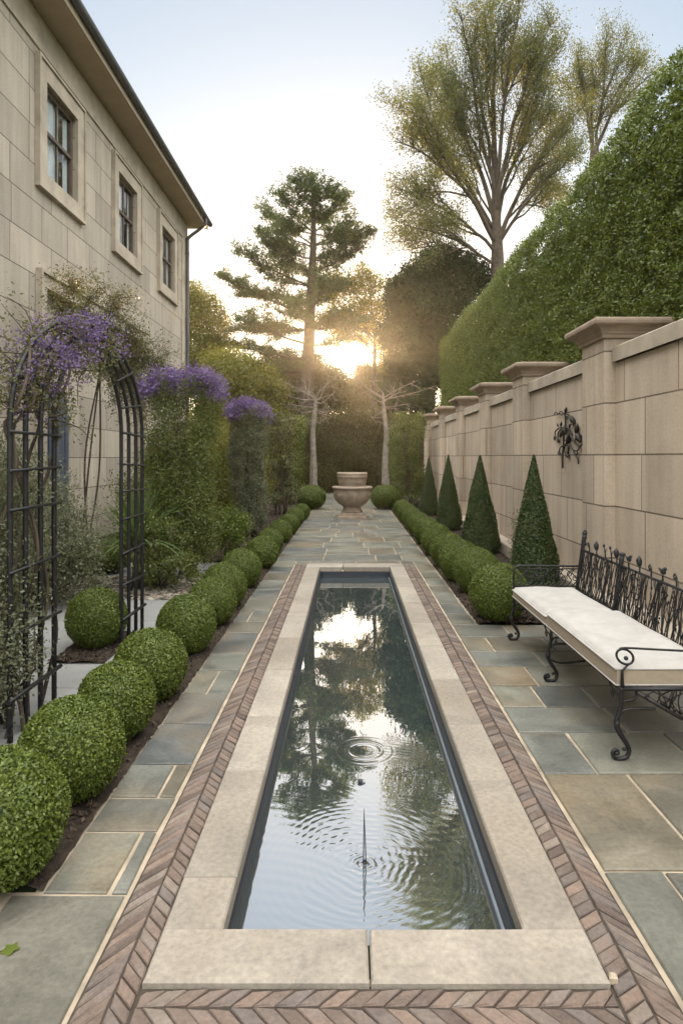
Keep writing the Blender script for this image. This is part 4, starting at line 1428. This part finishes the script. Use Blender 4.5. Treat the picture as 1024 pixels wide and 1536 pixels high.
def gnarled(name, label, X, d, sgn):
    base = np.array([X, d, -.1])
    root = thing(name, label, 'tree', (X, d, 0), 'bare silver trees flanking the path end')
    o = (X, d, 0)
    tm, bm = MB(), MB()
    s = d / F
    tk = smooth([base, (X + .03 * sgn, d, 1.2), (X - .04 * sgn, d, 2.3), (X + .05 * sgn, d, 3.3), (X + .1 * sgn, d, 3.9)], 6)
    tm.tube(tk, [.16, .115, .10, .085, .055], 10)
    for k in range(3):
        a = k * 2.1
        tm.tube([(X + (.13 - .035 * z) * math.cos(a + z * .8), d + (.13 - .035 * z) * math.sin(a + z * .8), z) for z in np.linspace(-.05, 3.0, 10)], [.07, .05, .025], 7)
    tm.build('trunk', M['pale_bark'], root, o)
    tips = [(.55, .2, 4.6), (1.15, -.1, 4.95), (.85, .3, 4.2), (-.35, 0, 4.4), (-.8, .2, 4.2), (-1.3, -.2, 4.6), (-.6, .3, 3.5), (.5, -.3, 3.6), (-1.0, .1, 3.7), (.25, .1, 3.0), (-.35, -.1, 2.9), (-1.7, 0, 4.3), (.7, .1, 3.2)]
    for k, (a, b_, z) in enumerate(tips):
        st_ = tk[int(len(tk) * min(.98, .55 + .035 * (z - 2.5) * 6))]
        mid = st_ + (np.array([X + a * sgn, d + b_, z]) - st_) * .5 + np.array([rng.normal() * .12, rng.normal() * .1, rng.normal() * .12 - .1])
        pts = smooth([st_, mid, (X + a * sgn, d + b_, z)], 7)
        bm.tube(pts, [.06 if k < 3 else .03, .022, .008], 6)
        for q in range(5):
            p = pts[int(rng.uniform(.3, .95) * len(pts))]
            e = p + unit(rng.normal(size=3) + np.array([a * sgn * .6, 0, .3])) * rng.uniform(.25, .7)
            bm.tube(curve(p, e, rng.normal(size=3) * .06, 5), [.014, .004], 4)
    bm.build('branches', M['pale_bark'], root, o)


gnarled('gnarled_tree', 'bare twisted silver tree left of the urn', -1.42, 25, 1)
gnarled('gnarled_tree', 'bare twisted silver tree right of the urn', 1.42, 25, -1)

# ------------------------------------------------------------------ urn
uo = np.array([.07, 16.6, 0])
urn = thing('stone_urn', 'large weathered two tier stone urn at the end of the path', 'urn', uo)
mb = MB()
mb.box((uo[0] - .36, uo[1] - .36, 0), (uo[0] + .36, uo[1] + .36, .07), 0, .015)
mb.box((uo[0] - .29, uo[1] - .29, .073), (uo[0] + .29, uo[1] + .29, .15), 0, .015)
mb.lathe([(.0, .15), (.27, .153), (.27, .19), (.24, .22), (.235, .28), (.26, .31)], uo, 40)
mb.build('foot', M['urn'], urn, uo)
mb = MB()
mb.lathe([(.255, .31), (.30, .335), (.40, .41), (.47, .52), (.495, .64), (.49, .74), (.50, .755), (.525, .765), (.53, .80), (.515, .825), (.43, .83), (.42, .80)], uo, 56)
mb.build('bowl', M['urn'], urn, uo)
mb = MB()
mb.lathe([(.365, .78), (.35, .83), (.345, .86), (.365, .9), (.375, .97), (.385, 1.05), (.39, 1.055), (.395, 1.10), (.385, 1.115), (.395, 1.13), (.40, 1.165), (.385, 1.185), (.33, 1.185), (.32, 1.0), (0, .98)], uo, 56)
mb.build('upper_tier', M['urn'], urn, uo)

# ------------------------------------------------------------------ bench
BX, BRX, B0, B1 = 1.43, 2.0, 3.34, 5.52
bo = np.array([1.7, 4.43, 0])
bench = thing('garden_bench', 'ornate black wrought iron bench with twig lattice back by the wall', 'bench', bo)
LEG = [(0, .385), (0, .30), (-.012, .25), (-.027, .20), (-.018, .165), (0, .13), (.030, .085), (.042, .05), (.030, .018), (.0, .008), (-.030, .010), (-.046, .032), (-.036, .052), (-.018, .050), (-.014, .036), (-.022, .030)]


def leg(y, x=BX, s=1):
    mb = MB()
    pts = smooth([(x + s * a, y, z) for a, z in LEG], 5)
    rr = np.interp(np.linspace(0, 1, len(pts)), [0, .15, .25, .32, .6, 1], [.011, .011, .015, .014, .011, .007])
    mb.tube(pts, rr, 9)
    mb.ball((x + s * -.024, y, .036), .013, 0, 12, 8)
    mb.ball((x + s * .016, y, .058), .011, 0, 12, 8)
    mb.ball((x + s * -.022, y, .19), (.018, .018, .025), 0, 12, 8)
    mb.build('leg', M['iron'], bench, bo)


for y in (B0, 4.5, B1):
    leg(y)
    leg(y, BRX - .01, -1)
mb = MB()
for a, b_ in (((BX, B0, .375), (BX, B1, .375)), ((BRX, B0, .375), (BRX, B1, .375)), ((BX, B0, .375), (BRX, B0, .375)), ((BX, B1, .375), (BRX, B1, .375)), ((BX, 4.5, .372), (BRX, 4.5, .372))):
    mb.tube([a, b_], .012, 8)
for y in np.arange(B0 + .1, B1, .12):
    mb.tube([(BX, y, .370), (BRX, y, .370)], .005, 5)
mb.build('seat_frame', M['iron'], bench, bo)
for y in (B0, 4.5, B1):
    br_ = MB()
    br_.tube(smooth([(BX + .003, y, .29), (BX + .02, y, .312), (BX + .06, y, .318), (BX + .085, y, .345), (BX + .09, y, .375)], 4), .007, 6)
    br_.tube(smooth([(BX - .012, y, .235), (BX + .02, y, .265), (BX + .09, y, .27), (BX + .18, y, .268)], 4), .007, 6)
    br_.tube([(BX + .08, y, .36), (BX + .30, y, .23), (BRX - .02, y, .12)], [.013, .011, .009], 7)
    for k in range(15):
        t = rng.uniform(.12, 1)
        x = BX + .08 + t * (BRX - BX - .1)
        zb = .36 - t * .24
        br_.tube(smooth([(x, y + rng.normal() * .006, zb), (x + rng.normal() * .03, y + rng.normal() * .01, (zb + .37) / 2), (x + rng.normal() * .05, y, .37)], 3), .004, 5)
    for k in range(7):
        t = rng.uniform(.1, .95)
        br_.ball((BX + .08 + t * (BRX - BX - .1), y, .36 - t * .24 + .01), .011, 0, 8, 6)
    for s in ((1,) if y == B0 else (-1,) if y == B1 else (1, -1)):
        br_.tube(smooth([(BX, y, .28), (BX, y + s * .03, .325), (BX, y + s * .10, .335), (BX, y + s * .15, .36)], 4), .006, 6)
        c = np.array([BX, y + s * .11, .31])
        br_.tube([c + .022 * (1 - q / 14) * np.array([0, math.cos(q), math.sin(q)]) for q in np.linspace(0, 9, 22)], .004, 5)
    if y == 4.5:
        br_.tube(smooth([(BX - .005, 4.5, .16), (BX + .06, 4.5, .135), (BX + .16, 4.5, .14), (BX + .24, 4.5, .15)], 4), .008, 6)
    br_.build('brace', M['rust_iron'], bench, bo)


def bx(z):
    return BRX - .03 + (z - .38) * .14


for y, zt in ((B0, .93), (4.74, .865), (B1, .93)):
    mb = MB()
    mb.tube(smooth([(bx(.36), y, .33), (bx(.6), y, .6), (bx(zt), y, zt)], 4), [.017, .017, .019], 8)
    mb.ball((bx(zt), y, zt + .004), (.024, .024, .016), 0, 10, 8)
    if zt > .9:
        mb.ball((bx(zt) - .003, y, zt - .035), (.022, .022, .02), 0, 10, 8)
        mb.ball((bx(zt) - .003, y, zt - .09), (.023, .023, .018), 0, 10, 8)
        mb.ball((bx(zt) + .002, y, zt + .022), (.014, .018, .014), 0, 10, 8)
    mb.build('back_post', M['iron'], bench, bo)
mb = MB()
ZB, ZT = .445, .785
mb.tube([(bx(ZT), B0, ZT), (bx(ZT), B1, ZT)], .010, 8)
mb.tube([(bx(ZB), B0, ZB), (bx(ZB), B1, ZB)], .009, 8)
mb.build('back_rail', M['iron'], bench, bo)
mb = MB()
for k in range(112):
    y = B0 + (B1 - B0) * (k + rng.uniform(0, 1)) / 112
    lean = rng.normal() * .055
    q = smooth([(bx(ZB), y, ZB), (bx(.56) + rng.normal() * .006, y + lean * .4 + rng.normal() * .012, .55), (bx(.67) + rng.normal() * .006, y + lean * .8 + rng.normal() * .012, .67), (bx(ZT), np.clip(y + lean, B0, B1), ZT)], 3)
    mb.tube(q, [.0045, .0032], 5)
    for z in range(2):
        i = rng.integers(1, len(q) - 2)
        dv = np.array([0, rng.choice([-1, 1]) * rng.uniform(.02, .06), rng.uniform(.03, .09)])
        e = q[i] + dv
        if e[2] < ZT and B0 < e[1] < B1:
            mb.tube([q[i], q[i] + dv * .5 + np.array([0, 0, -.006]), e], [.0036, .002], 4)
            if rng.random() < .6:
                c = e + np.array([0, 0, .008])
                mb.tube([c - dv * .18, c, c + dv * .22], [.001, .008, .001], 5)
mb.build('back_lattice', M['iron'], bench, bo)


def finial(y, form):
    mb = MB()
    x = bx(ZT)
    z = ZT
    if form == 'bird':
        mb.tube(smooth([(x, y, z), (x, y + .005, z + .03), (x, y, z + .045)], 3), .006, 6)
        mb.ball((x, y, z + .07), (.014, .03, .02), 0, 12, 8)
        mb.ball((x, y - .026, z + .092), .0125, 0, 10, 8)
        mb.tube([(x, y - .034, z + .093), (x, y - .052, z + .09)], [.005, .001], 6)
        mb.tube([(x, y + .02, z + .072), (x, y + .06, z + .085)], [.011, .004], 6)
    elif form == 'leaf':
        mb.tube([(x, y, z), (x, y, z + .04), (x, y + .004, z + .06), (x, y + .01, z + .09), (x, y + .006, z + .12)], [.006, .005, .018, .022, .003], 8)
    elif form == 'curl':
        mb.tube(smooth([(x, y, z), (x, y, z + .06), (x, y + .02, z + .085), (x, y + .035, z + .065), (x, y + .022, z + .05)], 4), [.006, .004], 6)
        mb.ball((x, y + .022, z + .055), .009, 0, 8, 6)
    else:
        mb.tube([(x, y, z), (x, y + .01, z + .05), (x, y + .03, z + .10)], [.006, .005, .004], 6)
        mb.tube([(x, y + .008, z + .045), (x, y - .012, z + .085)], [.005, .003], 6)
        mb.ball((x, y + .031, z + .104), (.010, .010, .014), 0, 8, 6)
    mb.build('finial', M['iron'], bench, bo)


for y, fo in ((5.36, 'curl'), (5.2, 'leaf'), (5.02, 'twig'), (4.9, 'twig'), (4.81, 'leaf'), (4.6, 'bird'), (4.43, 'leaf'), (4.26, 'curl'), (4.10, 'bird'), (3.93, 'curl'), (3.75, 'bird'), (3.55, 'leaf')):
    finial(y, fo)
# near arm: open loop; far arm: panel of scrolls
mb = MB()
lc = np.array([BX + .02, B0, .545])
lp_ = [lc + np.array([.048 * math.cos(q) * math.cos(-.6) - .036 * math.sin(q) * math.sin(-.6), 0, .048 * math.cos(q) * math.sin(-.6) + .036 * math.sin(q) * math.cos(-.6)]) for q in np.linspace(0, 2 * math.pi, 28)]
mb.tube(lp_, .0065, 7)
mb.tube(smooth([lc + np.array([-.03, 0, .036]), lc + np.array([.0, 0, .046]), (BX + .2, B0, .582), (BX + .4, B0, .572), (bx(.57), B0, .562)], 4), .006, 7)
mb.tube([(BX + .006, B0, .375), (BX + .006, B0, .47), lc + np.array([.016, 0, -.043])], [.011, .007, .005], 7)
mb.ball(lc + np.array([.006, 0, -.008]), (.012, .012, .012), 0, 10, 8)
mb.build('armrest', M['iron'], bench, bo)
mb = MB()
z0, z1 = .47, .645
mb.tube(smooth([(BX, B1, .375), (BX, B1, z0), (BX + .004, B1, z1 - .03), (BX + .03, B1, z1), (BX + .1, B1, z1 + .005), (bx(z1), B1, z1)], 4), .009, 8)
mb.tube([(BX, B1, z0), (bx(z0), B1, z0)], .007, 7)
mb.tube([(BX + .02, B1, z1 - .022), (bx(z1), B1, z1 - .022)], .005, 6)
for k in range(11):
    x = BX + .02 + k * .048
    s = 1 if k % 2 else -1
    mb.tube(smooth([(x, B1, z0), (x + .05, B1 + .004, z0 + .05), (x + .02, B1, z0 + .10), (x + .07 * s, B1, z1 - .01)], 4), [.006, .003], 6)
    c = np.array([x + .035, B1, (z0 + z1) / 2 + .02 * s])
    mb.tube([c + .028 * (1 - q / 13) * np.array([math.cos(q), 0, math.sin(q)]) for q in np.linspace(0, 9, 22)], .004, 5)
    mb.tube([c + np.array([.02, 0, .02]), c + np.array([.03, 0, .035]), c + np.array([.05, 0, .05])], [.001, .010, .001], 6)
mb.build('armrest', M['iron'], bench, bo)


def cushion(label, y0, y1, x0, x1, z0, z1):
    o = np.array([(x0 + x1) / 2, (y0 + y1) / 2, z0])
    root = thing('bench_cushion', label, 'cushion', o, 'cushions on the iron bench')
    nx, ny = 26, 40
    u, v = np.linspace(-1, 1, nx), np.linspace(-1, 1, ny)
    U, Vv = np.meshgrid(u, v)
    e = np.minimum(1, np.minimum((1 - np.abs(U)) * (x1 - x0) / 2, (1 - np.abs(Vv)) * (y1 - y0) / 2) / .085)
    dome = np.sqrt(1 - (1 - e) ** 2)
    Z = z1 - .034 + .040 * dome - .010 * (1 - U ** 2) ** 2 * (1 - Vv ** 2) + .0040 * np.sin(U * 4 + Vv * 3) * dome + .0034 * np.sin(Vv * 9 - U * 4) * dome * (1 - .6 * np.abs(U))
    Xc, Yc = o[0] + U * (x1 - x0) / 2, o[1] + Vv * (y1 - y0) / 2
    i, j = np.arange(ny - 1)[:, None] * nx, np.arange(nx - 1)[None, :]
    t = MB(); t.add(np.stack([Xc, Yc, Z], -1).reshape(-1, 3), np.stack([i + j, i + j + 1, i + nx + j + 1, i + nx + j], -1).reshape(-1, 4), 0, True)
    t.build('cushion_top', M['cushion'], root, o)
    s = MB()
    q = [(x0 + .006, y0 + .002), (x1 - .006, y0 + .002), (x1 - .006, y1 - .002), (x0 + .006, y1 - .002)]
    s.prism(q, z0, z1 - .035, 0, .004)
    s.build('cushion_side', M['cushion_side'], root, o)
    p = MB()
    for zz in (z1 - .034, z0 + .004):
        ring = smooth([(x0, y0, zz), (x0, (y0 + y1) / 2, zz), (x0, y1, zz), (x1, y1, zz), (x1, y0, zz), (x0, y0, zz)], 1)
        p.tube(ring, .0045, 6)
    p.build('piping', M['cushion'], root, o)


cushion('near white topped bench cushion with beige sides', B0 + .016, 4.545, BX - .02, BRX - .055, .386, .508)
cushion('far shorter white topped cushion by the far armrest of the bench', 4.575, B1 - .02, BX - .02, BRX - .055, .386, .478)

# a fallen leaf and a stone chip
p = np.array([-1.10, 2.05, .002])
mb = MB()
pts = [(-.028, -.01), (-.018, .012), (-.022, .024), (0, .018), (.01, .034), (.018, .014), (.034, .008), (.02, -.008), (.012, -.024), (-.006, -.016)]
V = [(0, 0, .006)] + [(a, b_, .002 + .004 * math.sin(a * 80 + b_ * 60)) for a, b_ in pts]
V = [tuple(np.array(v) + p) for v in V]
mb.add(V, [(0, 1 + i, 1 + (i + 1) % 10) for i in range(10)], 0, True)
mb.tube([p + np.array([-.02, -.005, .003]), p + np.array([-.05, -.016, .002])], .0012, 5)
tag(mb.build('fallen_leaf', M['hedge'], None, p), 'single green fallen leaf on the large flagstone at the front left corner', 'leaf')
p = np.array([.80, 1.93, .004])
mb = MB()
mb.prism([(p[0] - .014, p[1] - .010), (p[0] + .012, p[1] - .013), (p[0] + .016, p[1] + .008), (p[0] - .006, p[1] + .014)], .0, .024, 0, .006)
tag(mb.build('stone_chip', M['mortar'], None, p), 'small pale stone chip beside the front right corner of the pool edge', 'stone')

# ------------------------------------------------------------------ light, sky, air, camera
SKY_FILL = 25.0
SUN_EL, SUN_AZ = rad(8.4), rad(-.4)
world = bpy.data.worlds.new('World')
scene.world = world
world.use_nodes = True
nt = world.node_tree
sky = nt.nodes.new('ShaderNodeTexSky')
sky.sky_type = 'NISHITA'
sky.sun_disc = False
sky.sun_elevation = SUN_EL
sky.sun_rotation = SUN_AZ
sky.altitude = 50
sky.air_density = 1.0
sky.dust_density = 1.0
sky.ozone_density = 1.5
bg = nt.nodes['Background']
# fill light added to the sky overhead and behind the viewer, none sunward
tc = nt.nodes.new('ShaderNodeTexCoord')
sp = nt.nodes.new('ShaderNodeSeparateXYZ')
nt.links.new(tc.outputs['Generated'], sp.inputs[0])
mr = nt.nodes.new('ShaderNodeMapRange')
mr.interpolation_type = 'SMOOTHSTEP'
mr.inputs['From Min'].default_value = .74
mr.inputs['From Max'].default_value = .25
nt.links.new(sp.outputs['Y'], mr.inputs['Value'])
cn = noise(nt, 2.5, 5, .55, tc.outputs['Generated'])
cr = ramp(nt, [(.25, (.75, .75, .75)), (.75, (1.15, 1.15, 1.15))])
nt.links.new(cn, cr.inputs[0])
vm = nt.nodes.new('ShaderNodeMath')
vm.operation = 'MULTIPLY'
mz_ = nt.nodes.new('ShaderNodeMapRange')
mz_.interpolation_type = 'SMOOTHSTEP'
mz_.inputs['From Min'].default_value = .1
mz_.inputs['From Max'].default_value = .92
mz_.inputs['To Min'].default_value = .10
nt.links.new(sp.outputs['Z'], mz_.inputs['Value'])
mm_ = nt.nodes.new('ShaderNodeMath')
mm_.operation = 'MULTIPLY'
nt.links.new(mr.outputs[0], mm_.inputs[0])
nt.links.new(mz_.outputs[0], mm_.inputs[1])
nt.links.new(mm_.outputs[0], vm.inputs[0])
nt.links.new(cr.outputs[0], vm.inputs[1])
sky_fill = nt.nodes.new('ShaderNodeVectorMath')
sky_fill.operation = 'SCALE'
sky_fill.inputs[0].default_value = (SKY_FILL * 1.0, SKY_FILL * .965, SKY_FILL * .91)
nt.links.new(vm.outputs[0], sky_fill.inputs['Scale'])
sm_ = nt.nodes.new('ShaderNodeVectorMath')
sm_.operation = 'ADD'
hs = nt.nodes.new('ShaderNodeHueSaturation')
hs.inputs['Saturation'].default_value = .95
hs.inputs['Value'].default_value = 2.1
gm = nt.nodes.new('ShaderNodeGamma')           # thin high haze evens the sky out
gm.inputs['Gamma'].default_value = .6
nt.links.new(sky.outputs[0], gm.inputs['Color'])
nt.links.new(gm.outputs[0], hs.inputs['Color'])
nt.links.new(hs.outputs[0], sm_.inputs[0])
nt.links.new(sky_fill.outputs[0], sm_.inputs[1])
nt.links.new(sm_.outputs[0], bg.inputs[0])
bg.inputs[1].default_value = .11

hm_ = bpy.data.materials.new('garden_air')
hm_.use_nodes = True
hn = hm_.node_tree
hn.nodes.remove(hn.nodes['Principled BSDF'])
pvn = hn.nodes.new('ShaderNodeVolumePrincipled')
pvn.inputs['Color'].default_value = (.95, .93, .90, 1)
pvn.inputs['Density'].default_value = .0005
pvn.inputs['Anisotropy'].default_value = .87
hn.links.new(pvn.outputs[0], hn.nodes['Material Output'].inputs['Volume'])
mb = MB(); mb.box((-60, -12, -1.5), (60, 60, 26))
kind(mb.build('haze', hm_), 'stuff')

sl = bpy.data.lights.new('sun', 'SUN')
sl.energy = 5.0
sl.angle = rad(.6)
sl.color = (1, .66, .34)
so = bpy.data.objects.new('sun', sl)
so.rotation_euler = (-(math.pi / 2 - SUN_EL), 0, -SUN_AZ)
col.objects.link(so)

cam = bpy.data.cameras.new('camera')
cam.sensor_width = 36
cam.lens = 36 * F / 1536
cam.shift_x = -(CX - 512) / 1536
cam.shift_y = -(768 - CY) / 1536
cam.clip_end = 3000
cam.clip_start = .05
co_ = bpy.data.objects.new('camera', cam)
co_.location = (0, 0, H)
co_.rotation_euler = (math.pi / 2, 0, 0)
col.objects.link(co_)
scene.camera = co_

scene.render.engine = 'CYCLES'
cy = scene.cycles
cy.max_bounces = 7
cy.diffuse_bounces = 3
cy.glossy_bounces = 3
cy.transmission_bounces = 4
cy.transparent_max_bounces = 6
cy.volume_bounces = 0
cy.sample_clamp_indirect = 6
cy.caustics_reflective = False
cy.caustics_refractive = False
cy.use_denoising = True
try:
    cy.denoiser = 'OPENIMAGEDENOISE'
except Exception:
    pass
vs = scene.view_settings
vs.view_transform = 'Standard'
vs.look = 'None'
vs.gamma = 1
vs.exposure = 0.95
